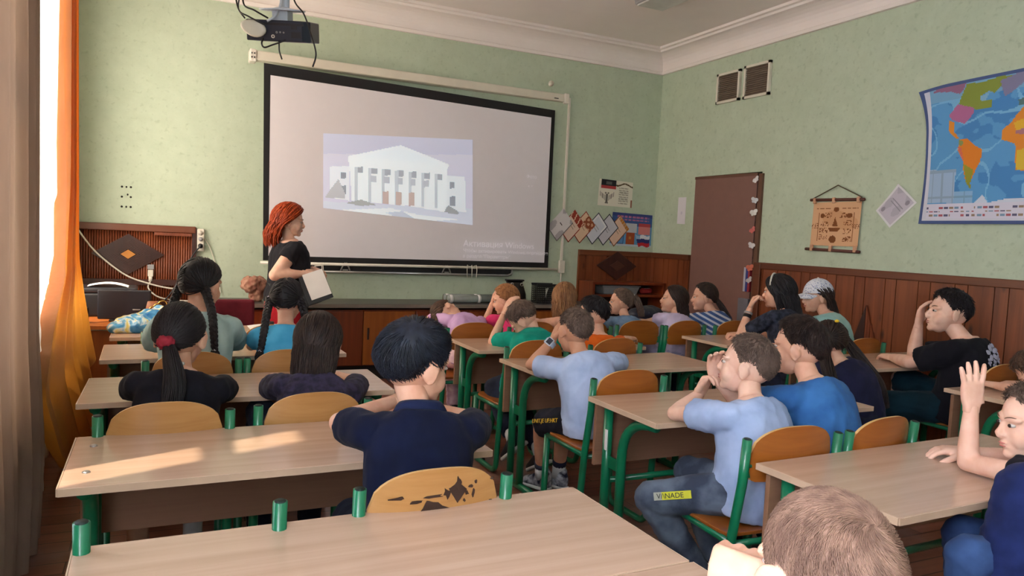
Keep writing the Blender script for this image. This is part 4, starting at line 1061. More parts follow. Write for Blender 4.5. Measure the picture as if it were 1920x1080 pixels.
t = thing('stool', 'low wooden stool under the girl with the yellow hair clip', 'stool', (5.03, -4.37, 0))
obj('seat', MB().box((0, 0, .415), (.34, .34, .025)), M_ply2, t, bevel=.008)
for x in (-.14, .14):
    for y in (-.14, .14): obj('leg', MB().tube([(x, y, .405), (x * 1.08, y * 1.08, 0)], .015, 8), M_ply2, t)
t = thing('backpack', 'dark navy backpack with pale stripes lying on the front desk between small girls', 'backpack', (5.30, -1.97, .70))
bp = MB(); bp.ell((0, 0, .075), (.17, .11, .075)); bp.ell((.07, .02, .08), (.12, .1, .075)); bp = remesh(bp, .009, 3); crease(bp, .006, 12, 2, (1, 1, 1)); bp.v[0][:, 2] = np.maximum(bp.v[0][:, 2], .001); obj('bag_body', bp, plain('navy_nylon', (30, 34, 54), .5), t)
for k in range(3): obj('stripe', MB().tube([(-.13 + .05 * k + .02 * j, -.10 + .028 * j, .10 + .025 * math.sin(j)) for j in range(4)], .006, 6), plain('pale_stripe', (120, 128, 150), .6), t)
o = obj('pencil_case', MB().box((0, 0, .05), (.15, .05, .10)), plain('silver_grey_case', (150, 156, 166), .4), bevel=.012); o.location = (5.52, -1.95, .70); tag(o, 'silver-grey pencil case standing beside the navy backpack on the front desk', 'pencil case')
# ------------------------------------------------------------------ people
def rotz(a): c, s = math.cos(a), math.sin(a); return np.array([(c, -s, 0), (s, c, 0), (0, 0, 1.)])
def rotx(a): c, s = math.cos(a), math.sin(a); return np.array([(1., 0, 0), (0, c, -s), (0, s, c)])
def roty(a): c, s = math.cos(a), math.sin(a); return np.array([(c, 0, s), (0, 1., 0), (-s, 0, c)])
V3 = lambda *a: np.array(a, float)
def ering(c, r, f, a, b, n=24, e=2.4):
    t = np.arange(n) * 2 * PI / n; ct, st = np.cos(t), np.sin(t)
    x = np.sign(ct) * np.abs(ct) ** (2 / e) * a; y = np.sign(st) * np.abs(st) ** (2 / e) * b
    return c + x[:, None] * r + y[:, None] * f

def skin_mat(name, c):
    m, nt, b = newmat(name); v = coords(nt); nz = N(nt, 'ShaderNodeTexNoise', Scale=18.0, Detail=3.0); nt.links.new(v, nz.inputs['Vector'])
    a = lin(c); d = (a[0] * .92, a[1] * .82, a[2] * .78, 1)
    nt.links.new(ramp(nt, nz.outputs['Fac'], [(.35, d), (.6, a)]), b.inputs['Base Color'])
    b.inputs['Roughness'].default_value = .5; b.inputs['Specular IOR Level'].default_value = .35
    b.inputs['Subsurface Weight'].default_value = .08; b.inputs['Subsurface Radius'].default_value = (.02, .008, .004); b.inputs['Subsurface Scale'].default_value = .4
    return m
SKIN = skin_mat('skin_light', (226, 178, 152)); SKIN2 = skin_mat('skin_pale', (232, 190, 168)); SKIN3 = skin_mat('skin_tanned', (204, 152, 122))
M_eye = plain('eye_white', (196, 186, 180), .3, var=.02); M_iris = plain('eye_iris', (52, 40, 34), .25); M_lip = plain('lip', (190, 112, 104), .5); M_brow = plain('eyebrow', (104, 74, 58), .8)
def hair_mat(name, c, c2, rough=.5):
    m, nt, b = newmat(name); v = coords(nt, (60, 60, 9)); nz = N(nt, 'ShaderNodeTexNoise', Scale=1.0, Detail=3.0); nt.links.new(v, nz.inputs['Vector'])
    nt.links.new(ramp(nt, nz.outputs['Fac'], [(.35, lin(c2)), (.65, lin(c))]), b.inputs['Base Color']); b.inputs['Roughness'].default_value = rough; b.inputs['Specular IOR Level'].default_value = .3
    return m
HBLACK = hair_mat('hair_black', (38, 34, 38), (22, 20, 24)); HDARK = hair_mat('hair_dark_brown', (58, 42, 36), (34, 26, 24)); HBROWN = hair_mat('hair_brown', (96, 70, 54), (66, 48, 40)); HLIGHT = hair_mat('hair_light_brown', (160, 116, 78), (120, 84, 56)); HGREY = hair_mat('hair_ash_brown', (112, 92, 80), (84, 68, 60), .6)
HRED = hair_mat('hair_red', (176, 70, 24), (128, 44, 16)); HCROP = hair_mat('hair_fair_crop', (148, 116, 98), (116, 88, 74), .6); HGINGER = hair_mat('hair_ginger_fair', (170, 118, 74), (132, 88, 54))

SR = V3(.0755, .0965, .0935); SC0 = V3(0, -.012, .02)      # skull ellipsoid
def skull_r(D, hs): return 1.0 / np.sqrt(((D / (SR * hs)) ** 2).sum(-1))

def head_mb(hc, Hm, hs, voxel, mats_off=0, face=True):
    h = MB()
    h.ell(SC0, SR * .975, nu=28, nv=18)
    h.ell((0, .03, -.025), (.06, .058, .085)); h.ell((0, .04, -.068), (.046, .043, .038)); h.ell((0, .066, -.09), (.022, .02, .018))
    for s in (-1, 1):
        h.ell((s * .032, .050, -.04), (.028, .030, .034)); h.ell((s * .03, .071, .02), (.03, .012, .012), M=rotz(-s * .35))
        e = MB()
        ang = np.linspace(0, 2 * PI, 18, endpoint=False)
        e.ell((0, 0, 0), (.0115, .020, .031), M=rotx(R(-14))); e.tube([(.004 , .019 * math.cos(a) * (1 if math.sin(a) > 0 else .8), .030 * math.sin(a)) for a in np.linspace(-1.9, 2.6, 16)], .0058, 8)
        e.xf(rotz(-s * .35) if s > 0 else rotz(-s * .35) @ np.diag([-1, 1, 1.]), (s * .077, -.008, -.008))
        if s < 0:
            e.f = [f[::-1] for f in e.f]
        h.join(e)
    h.tube([(0, .084, .008), (0, .091, -.01), (0, .100, -.025), (0, .097, -.034), (0, .086, -.039)], [.007, .0078, .0105, .0095, .007], 12)
    for s in (-1, 1): h.ell((s * .010, .089, -.031), (.0075, .009, .007))
    h.ell((0, .082, -.056), (.018, .0135, .006)); h.ell((0, .080, -.066), (.016, .013, .006))
    h.xf(np.eye(3) * hs)
    o = remesh(h, voxel, 4); o.nrm = None
    if face:
        for s in (-1, 1):
            c = V3(s * .031, .0765, .002) * hs
            o.ell(c, V3(.0125, .0085, .0056) * hs, M=rotz(-s * .2), nu=14, nv=8, mat=1); o.ell(c + V3(-s * .001, .0065, 0) * hs, V3(.0076, .0042, .0057) * hs, nu=12, nv=6, mat=2)
            P = [V3(s * (.014 + .034 * t), .088 - .018 * t * t, .021 + .007 * math.sin(t * 2.4)) * hs for t in np.linspace(0, 1, 7)]
            o.tube(P, [.001 * hs, .0018 * hs, .002 * hs, .002 * hs, .0018 * hs, .0014 * hs, .001 * hs], 6, mat=4)
        o.ell(V3(0, .0875, -.0565) * hs, V3(.015, .0096, .0036) * hs, nu=14, nv=8, mat=3); o.ell(V3(0, .086, -.0655) * hs, V3(.0135, .0096, .004) * hs, nu=14, nv=8, mat=3)
    o.xf(Hm, hc)
    return o

def hand_mb(w, d, n, s, side, curl=(25, 30, 20), spread=6, voxel=.004, thumb=35):
    """w wrist, d finger direction, n palm normal, side=+1 left hand / -1 right hand (thumb side)"""
    L = .15 * s; d = unit(d); n = unit(n - d * (n @ d)); t = np.cross(n, d) * side
    h = MB(); w = np.asarray(w, float)
    def rr(c, a, b): return ering(w + d * c * L, t, n, a * L, b * L, 16, 2.8)
    h.rings([rr(-.12, .15, .13), rr(.0, .165, .12), rr(.15, .22, .115), rr(.35, .25, .10), rr(.5, .245, .085), rr(.54, .22, .06)])
    for k, (o_, ln) in enumerate(((.185, .40), (.062, .46), (-.062, .43), (-.18, .34))):
        base = w + d * (.48 * L) + t * o_ * L; a = R(spread) * (1.5 - k); dr = unit(d * math.cos(a) + t * math.sin(a)); p = base; P = [p]; c = 0
        cs = curl[k] if isinstance(curl[0], (tuple, list)) else curl
        for j, fr in enumerate((.42, .32, .26)):
            c += R(cs[j]); p = p + (dr * math.cos(c) + n * math.sin(c)) * ln * L * fr; P.append(p)
        Q = [P[0]]
        for j in range(3): Q += [P[j] * .5 + P[j + 1] * .5, P[j + 1]]
        r0 = .060 * L
        h.tube(Q, [r0 * 1.05, r0, r0 * 1.02, r0 * .93, r0 * .95, r0 * .86, r0 * .7], 10); h.ell(Q[-1], (r0 * .75,) * 3, nu=10, nv=8)
    b0 = w + d * (.12 * L) + t * .17 * L; a = R(thumb); d1 = unit(d * math.cos(a) + t * math.sin(a) + n * .35); b1 = b0 + d1 * .26 * L; d2 = unit(d1 + d * .5 + n * .25); b2 = b1 + d2 * .2 * L; b3 = b2 + d2 * .12 * L
    h.tube([b0 - d1 * .05 * L, b0 + d1 * .1 * L, b1, (b1 + b2) / 2, b2, b3], [.1 * L, .092 * L, .074 * L, .07 * L, .068 * L, .045 * L], 10); h.ell(b3, (.045 * L,) * 3, nu=8, nv=6)
    return remesh(h, voxel, 2)

def slerp(a, b, s):
    w = np.clip((a * b).sum(-1, keepdims=True), -.9999, .9999); om = np.arccos(w); so = np.sin(om)
    return np.sin((1 - s) * om) / so * a + np.sin(s * om) / so * b
def nrm(a): return a / np.maximum(np.linalg.norm(a, axis=-1, keepdims=True), 1e-9)
GIRL = [(0, 42), (35, 35), (60, 14), (80, -4), (95, -10), (110, -22), (140, -40), (180, -46)]
BOY = [(0, 41), (35, 35), (60, 13), (74, -4), (84, -6), (92, 12), (108, 6), (122, -16), (150, -34), (180, -38)]
def inhair(D, line, slack=0):
    az = np.degrees(np.arctan2(np.abs(D[..., 0]), D[..., 1])); el = np.degrees(np.arcsin(np.clip(D[..., 2], -1, 1)))
    lim = np.interp(az, [p[0] for p in line], [p[1] for p in line])
    return el - lim + slack
def strands(mb, paths, w0, w1, rad, mat=0):
    """paths (N, n, 3); triangular tapered hairs"""
    N_, n, _ = paths.shape
    if N_ == 0: return
    T = nrm(np.gradient(paths, axis=1)); sd = nrm(np.cross(T, rad)); up = nrm(np.cross(sd, T))
    s = np.linspace(0, 1, n)[None, :, None]; w = w0 + (w1 - w0) * s ** 1.5
    V = np.stack([paths + sd * w, paths - sd * w, paths + up * w * .8], 2)      # N,n,3,3
    idx = np.arange(N_ * n * 3).reshape(N_, n, 3); F = []
    for k in range(3):
        a, b = idx[:, :-1, k], idx[:, :-1, (k + 1) % 3]; c, d = idx[:, 1:, (k + 1) % 3], idx[:, 1:, k]
        F.append(np.stack([a, b, c, d], -1).reshape(-1, 4))
    mb.add(V.reshape(-1, 3), np.concatenate(F).tolist(), mat, True)
def roots(n, line, seed, slack=0):
    g = np.random.default_rng(seed); D = nrm(g.normal(size=(n * 4, 3))); D = D[inhair(D, line, slack) > 0]; return D[:n], g

def hair_mb(style, hc, Hm, hs, n=350, seed=1, **k):
    """cap following the skull plus combed locks; styles short, crop, long, tail, braids"""
    mb = MB(); line = k.get('line', BOY if style in ('short', 'crop') else GIRL); th = k.get('th', .014); c0 = SC0 * hs
    def pos(D, lift): return hc + (c0 + D * (skull_r(D, hs) + lift)[..., None]) @ Hm.T
    # cap
    na, ne = 64, 34; az = np.linspace(-PI, PI, na + 1); el = np.linspace(PI / 2, -PI / 2 * .75, ne)
    A, E = np.meshgrid(az, el); D = np.stack([np.sin(A) * np.cos(E), np.cos(A) * np.cos(E), np.sin(E)], -1)
    m_ = inhair(D, line); nz = np.array([mnoise.noise(Vector((*(d * 6),)) + Vector((seed, 0, 0))) for d in D.reshape(-1, 3)]).reshape(m_.shape)
    topw = np.clip((D[..., 2] + .3) / 1.1, 0, 1) if style in ('short', 'crop') else 1.0
    side = k.get('side', .55)
    lift = (side + (1 - side) * topw) * th * np.clip(m_ / 14, .12, 1) * (1 + .18 * nz)
    lowf = lambda d: np.clip(.3 + (d[..., 2] + .62) * 1.25, .2, 1) if style in ('short', 'crop') else 1.0
    lift = lift * lowf(D)
    if style == 'crop': lift = th * np.clip(m_ / 10, .05, 1) * (.6 + .4 * topw) * lowf(D)
    keep = (m_[:-1, :-1] > -1) & (m_[1:, 1:] > -1) & (m_[:-1, 1:] > -1) & (m_[1:, :-1] > -1)
    mb.grid(pos(D, lift)[:, ::-1], 0, True, keep[:, ::-1])
    D0, g = roots(n, line, seed); N_ = len(D0)
    if style in ('short', 'crop'):
        wh = unit(V3(*k.get('whorl', (.1, -.62, .78)))); ln = R(k.get('len', 30)); npt = 5
        ax = nrm(D0 - wh * (D0 @ wh)[:, None]); tw = np.cross(wh, ax); dirn = nrm(ax + tw * k.get('swirl', .35) + g.normal(size=D0.shape) * k.get('mess', .18))
        tan = nrm(dirn - D0 * (dirn * D0).sum(-1, keepdims=True)); l = ln * (.6 + .6 * g.random(N_)) * (.45 + .55 * np.clip(D0[:, 2] + .4, 0, 1))
        paths = []; base = th * (side + (1 - side) * np.clip((D0[:, 2] + .3) / 1.1, 0, 1)); 
        edge = np.clip(inhair(D0, line) / 14, .1, 1)
        for s in np.linspace(0, 1, npt):
            Ds = D0 * np.cos(l * s)[:, None] + tan * np.sin(l * s)[:, None]; e2 = np.clip((inhair(Ds, line) + 9) / 12, .0, 1)
            paths.append(pos(Ds, (base * edge * (.55 + .62 * s ** .7) + k.get('tip', .006) * s * s * (.3 + g.random(N_))) * np.minimum(1, .25 + e2) * lowf(Ds) + .001))
        P = np.stack(paths, 1); w = k.get('w', .0034) * hs
        strands(mb, P, w, w * .25, (P - (hc + c0 @ Hm.T)))
    else:
        part = k.get('part', 0.0); tail = []
        if style == 'long':
            zc = k.get('zlen', .30); npt = 7; nf = 9
            sgn = np.where(D0[:, 0] >= part * .3, 1.0, -1.0); azr = np.arctan2(np.abs(D0[:, 0]), D0[:, 1])
            fa_ = R(k.get('face', 98)); azt = fa_ + (PI - fa_ + .12) * np.clip(azr / PI, 0, 1) ** .9 ; elt = R(-24) + .06 * g.normal(size=N_)
            Dt = np.stack([sgn * np.sin(azt) * np.cos(elt), np.cos(azt) * np.cos(elt), np.sin(elt)], -1)
            l0 = th * (.7 + .55 * g.random(N_)); pts = [pos(slerp(D0, Dt, s), l0 * (.75 + .5 * s)) for s in np.linspace(0, 1, npt)]
            last = pts[-1]; out = nrm((last - hc) * V3(1, 1, 0)); L_ = zc * (.75 + .3 * g.random(N_)) ; back = -Hm[:, 1] * V3(1, 1, 0); wv = k.get('wave', .006); ph = g.random(N_) * 6
            for j in range(1, nf + 1):
                s = j / nf; q = last + V3(0, 0, -1) * (L_ * s)[:, None] + out * (-.018 * s * s + wv * np.sin(ph + s * 7))[:, None] + unit(back) * (k.get('back', .03) * min(1, s * 1.5)) + g.normal(size=(N_, 3)) * .0015
                pts.append(q)
            P = np.stack(pts, 1); w = k.get('w', .006); strands(mb, P, w, w * .35, P - (hc + V3(0, 0, 0))[None, None] * 1.0 + np.array([0, 0, 1e-4]))
        else:
            ties = [unit(V3(*t)) for t in k['ties']]
            if len(ties) == 2: which = (D0[:, 0] > part).astype(int)
            else: which = np.zeros(N_, int)
            TT = np.array(ties)[which]; l0 = th * (.8 + .35 * g.random(N_))
            P = np.stack([pos(slerp(D0, TT, s), l0 * (1 - .0 * s) + .006 * s ** 6) for s in np.linspace(0, 1, 9)], 1); w = k.get('w', .0036)
            strands(mb, P, w, w * .7, P - hc)
    return mb, pos

def tail_mb(p0, pts, r, n, seed, taper=.5, w=.004, wave=.004):
    """loose tail of hair following pts"""
    g = np.random.default_rng(seed); P = np.array([p0] + list(pts), float); k = len(P)
    tt = np.linspace(0, k - 1, 14); i0 = np.minimum(tt.astype(int), k - 2); f = (tt - i0)[:, None]
    pm = P[np.maximum(i0 - 1, 0)]; pa = P[i0]; pb = P[i0 + 1]; pn = P[np.minimum(i0 + 2, k - 1)]
    C = .5 * (2 * pa + (pb - pm) * f + (2 * pm - 5 * pa + 4 * pb - pn) * f ** 2 + (-pm + 3 * pa - 3 * pb + pn) * f ** 3)
    a = g.random(n) * 2 * PI; rr = np.sqrt(g.random(n)); T = nrm(np.gradient(C, axis=0)); X = nrm(np.cross(T, V3(.3, .9, .1))); Y = np.cross(T, X)
    s = np.linspace(0, 1, 14); prof = r * (.45 + .75 * np.sin(np.clip(s * 1.5, 0, 1) * PI / 2) - (1 - taper) * .9 * s ** 2)
    off = (np.cos(a)[:, None] * rr[:, None])[..., None] * X[None] + (np.sin(a)[:, None] * rr[:, None])[..., None] * Y[None]
    paths = C[None] + off * prof[None, :, None] + (wave * np.sin(a[:, None] * 3 + s[None] * 8))[..., None] * X[None]
    L = .8 + .2 * g.random(n); mb = MB()
    mb.tube(C[:12], prof[:12] * .8, 10); strands(mb, paths, w, w * .3, off + X[None] * 1e-3)
    return mb
def braid_mb(pts, r=.02, seed=1, tuft=.07):
    P = np.array(pts, float); k = len(P); tt = np.linspace(0, k - 1, 46); i0 = np.minimum(tt.astype(int), k - 2); f = (tt - i0)[:, None]
    pm = P[np.maximum(i0 - 1, 0)]; pa = P[i0]; pb = P[i0 + 1]; pn = P[np.minimum(i0 + 2, k - 1)]
    C = .5 * (2 * pa + (pb - pm) * f + (2 * pm - 5 * pa + 4 * pb - pn) * f ** 2 + (-pm + 3 * pa - 3 * pb + pn) * f ** 3)
    T = nrm(np.gradient(C, axis=0)); X = nrm(np.cross(T, V3(.43, .9, .07))); Y = np.cross(T, X); ln = np.r_[0, np.cumsum(np.linalg.norm(np.diff(C, axis=0), axis=1))]; mb = MB()
    for j in range(3):
        ph = ln / .062 * 2 * PI + j * 2 * PI / 3; tp = (1 - .35 * np.linspace(0, 1, 46))
        mb.tube(C + (np.sin(ph) * r * .62 * tp)[:, None] * X + (np.sin(2 * ph) * r * .35 * tp)[:, None] * Y, r * .62 * tp, 9)
    e = C[-1]; mb2 = tail_mb(e, [e + T[-1] * tuft * .5, e + T[-1] * tuft + V3(0, 0, -.01)], r * .9, 60, seed, .7, .003)
    mb.join(mb2); return mb, C

PEOPLE = []
def person(label, p):
    s = p.get('s', 1.0); hs = p.get('hs', 1.0); vox = p.get('vox', .009); pel = V3(*p['pel']); hc = V3(*p['head']); nk = V3(*p['neck'])
    Hm = rotz(R(p.get('hy', 0))) @ rotx(R(p.get('hp', 0))) @ roty(R(p.get('hr', 0)))
    if 'fc' in p:
        z_ = unit(V3(*p['fc'][1])); y_ = V3(*p['fc'][0]); y_ = unit(y_ - z_ * (y_ @ z_)); Hm = np.stack([np.cross(y_, z_), y_, z_], 1)
    root = thing('person', label, 'person', (pel[0], pel[1], 0), 0, p.get('group')); org = V3(pel[0], pel[1], 0)
    sk = p.get('skin', SKIN); mats = [sk, M_eye, M_iris, p.get('lip', M_lip), p.get('brow', M_brow)]
    ty = R(p.get('ty', 0)); rS = rotz(ty) @ roty(R(p.get('troll', 0))) @ V3(1, 0, 0); rH = rotz(R(p.get('py', p.get('ty', 0) * .5))) @ V3(1, 0, 0)
    P0 = pel + V3(0, 0, -.06 * s); fw = V3(-math.sin(ty), math.cos(ty), 0); P1 = (P0 + nk) / 2 - fw * p.get('slouch', .03) * 2 + V3(0, 0, p.get('bulge', 0.02)); P2 = nk
    def sp_(t): return (1 - t) ** 2 * P0 + 2 * t * (1 - t) * P1 + t * t * P2
    def ax(t):
        T = unit(2 * (1 - t) * (P1 - P0) + 2 * t * (P2 - P1)); r = unit(rH * (1 - t) + rS * t); r = unit(r - T * (r @ T)); return T, r, np.cross(T, r)
    bw = p.get('bw', 1.0)
    prof = [(0, .125, .10), (.12, .135, .105), (.3, .128, .098), (.5, .128, .095), (.68, .131, .094), (.80, .130, .086), (.9, .108, .07), (.96, .072, .056), (1.0, .052, .05)]
    def torso(mb, g, t0=0, t1=1.0, flare=0):
        rr = []
        for t, a, b in prof:
            if t < t0 or t > t1: continue
            T, r, f = ax(t); fl_ = flare * max(0, 1 - t / .35); rr.append(ering(sp_(t), r, f, (a * bw + fl_) * s + g, (b * bw + fl_) * s + g))
        mb.rings(rr)
    T1, r1, f1 = ax(.93); shw = p.get('shw', .130) * s
    shs = {}
    for nm, sg in (('L', -1), ('R', 1)): shs[nm] = nk - T1 * .068 * s + r1 * sg * shw + V3(0, 0, p.get('shz' + nm, 0)) + V3(*p.get('sho' + nm, (0, 0, 0)))
    arms = {}
    for nm in 'LR':
        a = p.get('arm' + nm)
        if a is None:
            a = dict(e=shs[nm] + V3(0, .06, -.22) * s, w=shs[nm] + V3(-(-1 if nm == 'L' else 1) * .08, .24, -.25) * s)
        e = V3(*a['e']); sh = shs[nm]; ua, fa = .245 * s, .215 * s
        l = np.linalg.norm(e - sh); e = sh + unit(e - sh) * np.clip(l, ua * .82, ua * 1.2)
        w = V3(*a['w']); l = np.linalg.norm(w - e); w = e + unit(w - e) * np.clip(l, fa * .82, fa * 1.2); arms[nm] = (sh, e, w, a)
    lg = {}
    for nm, sg in (('L', -1), ('R', 1)):
        T, r, f = ax(.05); hip = pel + r * sg * .07 * s; q = p.get('leg' + nm) or {}
        kn = V3(*q['k']) if 'k' in q else hip + (f * .36 + r * sg * .04) * s + V3(0, 0, -.02 * s); an = V3(*q['a']) if 'a' in q else V3(kn[0], kn[1], 0) + f * -.02 + V3(0, 0, .085)
        lg[nm] = (hip, kn, an, q)
    # --- body
    B = MB(); torso(B, -.004)
    hb = hc + Hm @ (V3(0, -.018, -.05) * hs); B.cap(nk - T1 * .04 * s, hb, .042 * s * p.get('nkw', 1), .043 * hs)
    am = p.get('armw', 1.0)
    for nm in 'LR':
        sh, e, w, a = arms[nm]; B.cap(nk - T1 * .055 * s + r1 * (-.05 if nm == 'L' else .05) * s, sh, .040 * s, .038 * s)
        B.tube([sh, sh * .7 + e * .3, sh * .35 + e * .65, e], [.038 * s * am, .037 * s * am, .033 * s * am, .029 * s * am], 14); B.ell(sh, (.038 * s * am,) * 3); B.ell(e, (.0295 * s * am,) * 3)
        B.tube([e, e * .75 + w * .25, e * .45 + w * .55, w + unit(w - e) * .012], [.029 * s * am, .031 * s * am, .027 * s * am, .0205 * s], 14)
    for nm in 'LR':
        hip, kn, an, q = lg[nm]; B.cap(hip, kn, .068 * s, .05 * s); B.tube([kn, kn * .7 + an * .3, kn * .4 + an * .6, an, an - V3(0, 0, .03)], [.046 * s, .046 * s, .04 * s, .03 * s, .03 * s], 14); B.ell(kn, (.05 * s,) * 3)
    body = remesh(B, vox, 5)
    body.join(head_mb(hc, Hm, hs, p.get('hvox', .0045), face=p.get('face', True)))
    for nm, sd in (('L', 1), ('R', -1)):
        sh, e, w, a = arms[nm]; d = V3(*a['d']) if 'd' in a else unit(w - e); n_ = V3(*a['n']) if 'n' in a else V3(0, 0, -1)
        body.join(hand_mb(w, d, n_, s * p.get('hand', 1), sd, a.get('curl', (18, 22, 16)), a.get('spread', 5), p.get('fvox', .0042), a.get('thumb', 35)))
    body.xf(np.eye(3), -org); obj('body', body, mats, root)
    # --- clothes
    sm = p['shirt']; S = MB(); g = p.get('ease', .012); torso(S, g, 0, p.get('neckt', .985), p.get('flare', .006))
    sf = p.get('sleeve', .62)
    for nm in 'LR':
        if sf <= 0: break
        sh, e, w, a = arms[nm]; S.cap(nk - T1 * .06 * s + r1 * (-.05 if nm == 'L' else .05) * s, sh, .041 * s + g * .6, .039 * s * am + g * .6)
        if sf > 0:
            if sf <= 1: en = sh + (e - sh) * sf; S.tube([sh, sh * .6 + en * .4, en], [.039 * s * am + g * .6, .040 * s * am + g, (.039 - .004 * sf) * s * am + g * 1.2], 16)
            else:
                S.tube([sh, e], [.047 * s * am + g, .04 * s * am + g], 16); S.ell(e, (.04 * s * am + g,) * 3); en = e + (w - e) * (sf - 1); S.tube([e, en], [.04 * s * am + g, .03 * s + g], 16)
    S = remesh(S, p.get('cvox', .009), 5); crease(S, p.get('fold', .006), p.get('foldf', 11), p.get('seed', 1) * 3.1, p.get('fstretch', (1.4, 1.4, .8)))
    S.xf(np.eye(3), -org); so_ = obj(p.get('topname', 'shirt'), S, sm, root)
    if 'collar' in p:
        T, r, f = ax(.985); cm = MB()
        cr = [ering(sp_(.985) + T * z + f * .004, r, f, a * s, b * s, 24) for z, a, b in ((-.012, .078, .068), (.012, .066, .060), (.02, .06, .055), (.014, .055, .05), (-.01, .05, .046))]
        cm.rings(cr); cm.xf(np.eye(3), -org); obj('collar', cm, p['collar'], so_)
    bt = p.get('bottom')
    if bt:
        Bm = MB(); rr = []
        for t in (0, .1, .2, .26):
            T, r, f = ax(t); rr.append(ering(sp_(t), r, f, .135 * bw * s + .01, .106 * bw * s + .01))
        Bm.rings(rr)
        for nm in 'LR':
            hip, kn, an, q = lg[nm]; fr = bt.get('len', 2)
            if fr <= 1: en = hip + (kn - hip) * fr; Bm.cap(hip, hip * .5 + en * .5, .08 * s, .078 * s); Bm.tube([hip, en], [.082 * s, .074 * s], 16)
            else:
                Bm.cap(hip, kn, .08 * s, .062 * s); Bm.ell(kn, (.062 * s,) * 3); en = kn + (an - kn) * min(1, fr - 1) + V3(0, 0, -.01); Bm.tube([kn, kn * .5 + en * .5, en], [.06 * s, .057 * s, bt.get('hem', .05) * s], 16)
        Bm = remesh(Bm, .01, 4); crease(Bm, .005, 12, 7 + p.get('seed', 1)); Bm.xf(np.eye(3), -org); obj(bt.get('name', 'trousers'), Bm, bt['mat'], root)
    sh_ = p.get('shoe')
    if sh_:
        for nm in 'LR':
            hip, kn, an, q = lg[nm]; d = unit((V3(*q['toe']) if 'toe' in q else (kn - hip)) * V3(1, 1, 0)); tilt = q.get('tilt', 0); x = np.cross(d, V3(0, 0, 1)); M_ = np.stack([x, d * math.cos(tilt) + V3(0, 0, math.sin(tilt)), np.cross(x, d * math.cos(tilt) + V3(0, 0, math.sin(tilt)))], 1)
            u = MB(); k_ = s
            u.rings([ering(V3(0, y, z), V3(1, 0, 0), V3(0, 0, 1), a, b, 18, 2.6) for y, z, a, b in ((-.06, -.04, .018, .03), (-.052, -.035, .03, .042), (-.01, -.03, .034, .05), (.04, -.042, .036, .04), (.09, -.055, .04, .027), (.125, -.06, .034, .02), (.145, -.064, .018, .012))])
            u.cap((0, -.02, -.02), (0, -.02, .01), .034, .036); u = remesh(u, .006, 3); u.xf(M_ * k_, an - org); so = obj('shoe', u, sh_['mat'], root)
            sl2 = MB().rings([ering(V3(0, y, -.074), V3(1, 0, 0), V3(0, 0, 1), a, .011, 14, 4) for y, a in ((-.066, .014), (-.058, .03), (0, .035), (.09, .042), (.13, .036), (.152, .015))]); sl2.xf(M_ * k_, an - org); obj('sole', sl2, sh_['sole'], so)
            if 'sock' in sh_:
                kk = MB().tube([an - V3(0, 0, .02) - org, an + unit(kn - an) * sh_.get('sh', .06) - org], [.036 * s, .038 * s], 14); obj('sock', kk, sh_['sock'], root)
                if 'band' in sh_: kk = MB().tube([an + unit(kn - an) * (sh_['sh'] - .02) - org, an + unit(kn - an) * (sh_['sh'] + .012) - org], [.039 * s, .041 * s], 14); obj('sock_band', kk, sh_['band'], root)
    # --- hair
    h = p.get('hair')
    if h:
        h = dict(h); hm = h.pop('mat'); st = h.pop('style'); tails = h.pop('tails', []); br = h.pop('braids', []); tie = h.pop('tie', None); rs = h.pop('tie_r', .022); tw = h.pop('tail_r', .03)
        H_, pos = hair_mb(st, hc, Hm, hs, seed=p.get('seed', 1), **h)
        H_.xf(np.eye(3), -org); ho = obj('hair', H_, hm, root)
        for i, (t, pts) in enumerate(tails):
            D = unit(V3(*t)); p0 = pos(D[None], np.array([.006]))[0]; ex = unit(p0 - hc)
            tm = tail_mb(p0, pts, tw, 240 if vox < .0085 else 140, p.get('seed', 1) + i, .45, .0045); tm.xf(np.eye(3), -org); obj('ponytail', tm, hm, ho)
            if tie: km = MB().ell((0, 0, 0), (rs, rs, rs * .8)); km = remesh(km, .004, 1); crease(km, .006, 60, 2, (1, 1, 1)); km.xf(np.eye(3), p0 + ex * .008 - org); obj('hair_tie', km, tie, ho)
        for i, (t, pts) in enumerate(br):
            D = unit(V3(*t)); p0 = pos(D[None], np.array([.006]))[0]
            bm2, C = braid_mb([p0] + [V3(*q) for q in pts], p.get('braid_r', .021), i + 3); bm2.xf(np.eye(3), -org); obj('braid', bm2, hm, ho)
            if tie:
                for c, rr2 in ((p0, rs), (C[-1], rs * .7)):
                    km = MB().ell(c - org, (rr2, rr2, rr2 * .7)); obj('hair_tie', km, tie, ho)
    info = dict(root=root, org=org, hc=hc, Hm=Hm, hs=hs, arms=arms, sp=sp_, ax=ax, s=s, legs=lg)
    return info
def on_head(I, p): return I['hc'] + I['Hm'] @ (V3(*p) * I['hs'])
def C(name, c, c2=None, **k): return cloth(name, c, c2=c2, **k)
W_sock = plain('white_sock', (214, 212, 212), .9); SH_dark = plain('dark_shoe', (26, 28, 34), .5); SOLE = plain('white_sole', (222, 220, 218), .6); NAVYBAND = plain('navy_band', (34, 38, 62), .9)
SHOE = dict(mat=SH_dark, sole=SOLE, sock=W_sock)
DKJ = dict(mat=C('dark_jeans', (40, 46, 66), (28, 32, 48)), len=1.9)
def lump(o, mat, c, r, M=None, name='part', parent=None, org=None): return obj(name, MB().ell(V3(*c) - org, r, M), mat, parent)

NEAR = dict(vox=.0075, cvox=.0075, hvox=.0038, fvox=.0034)
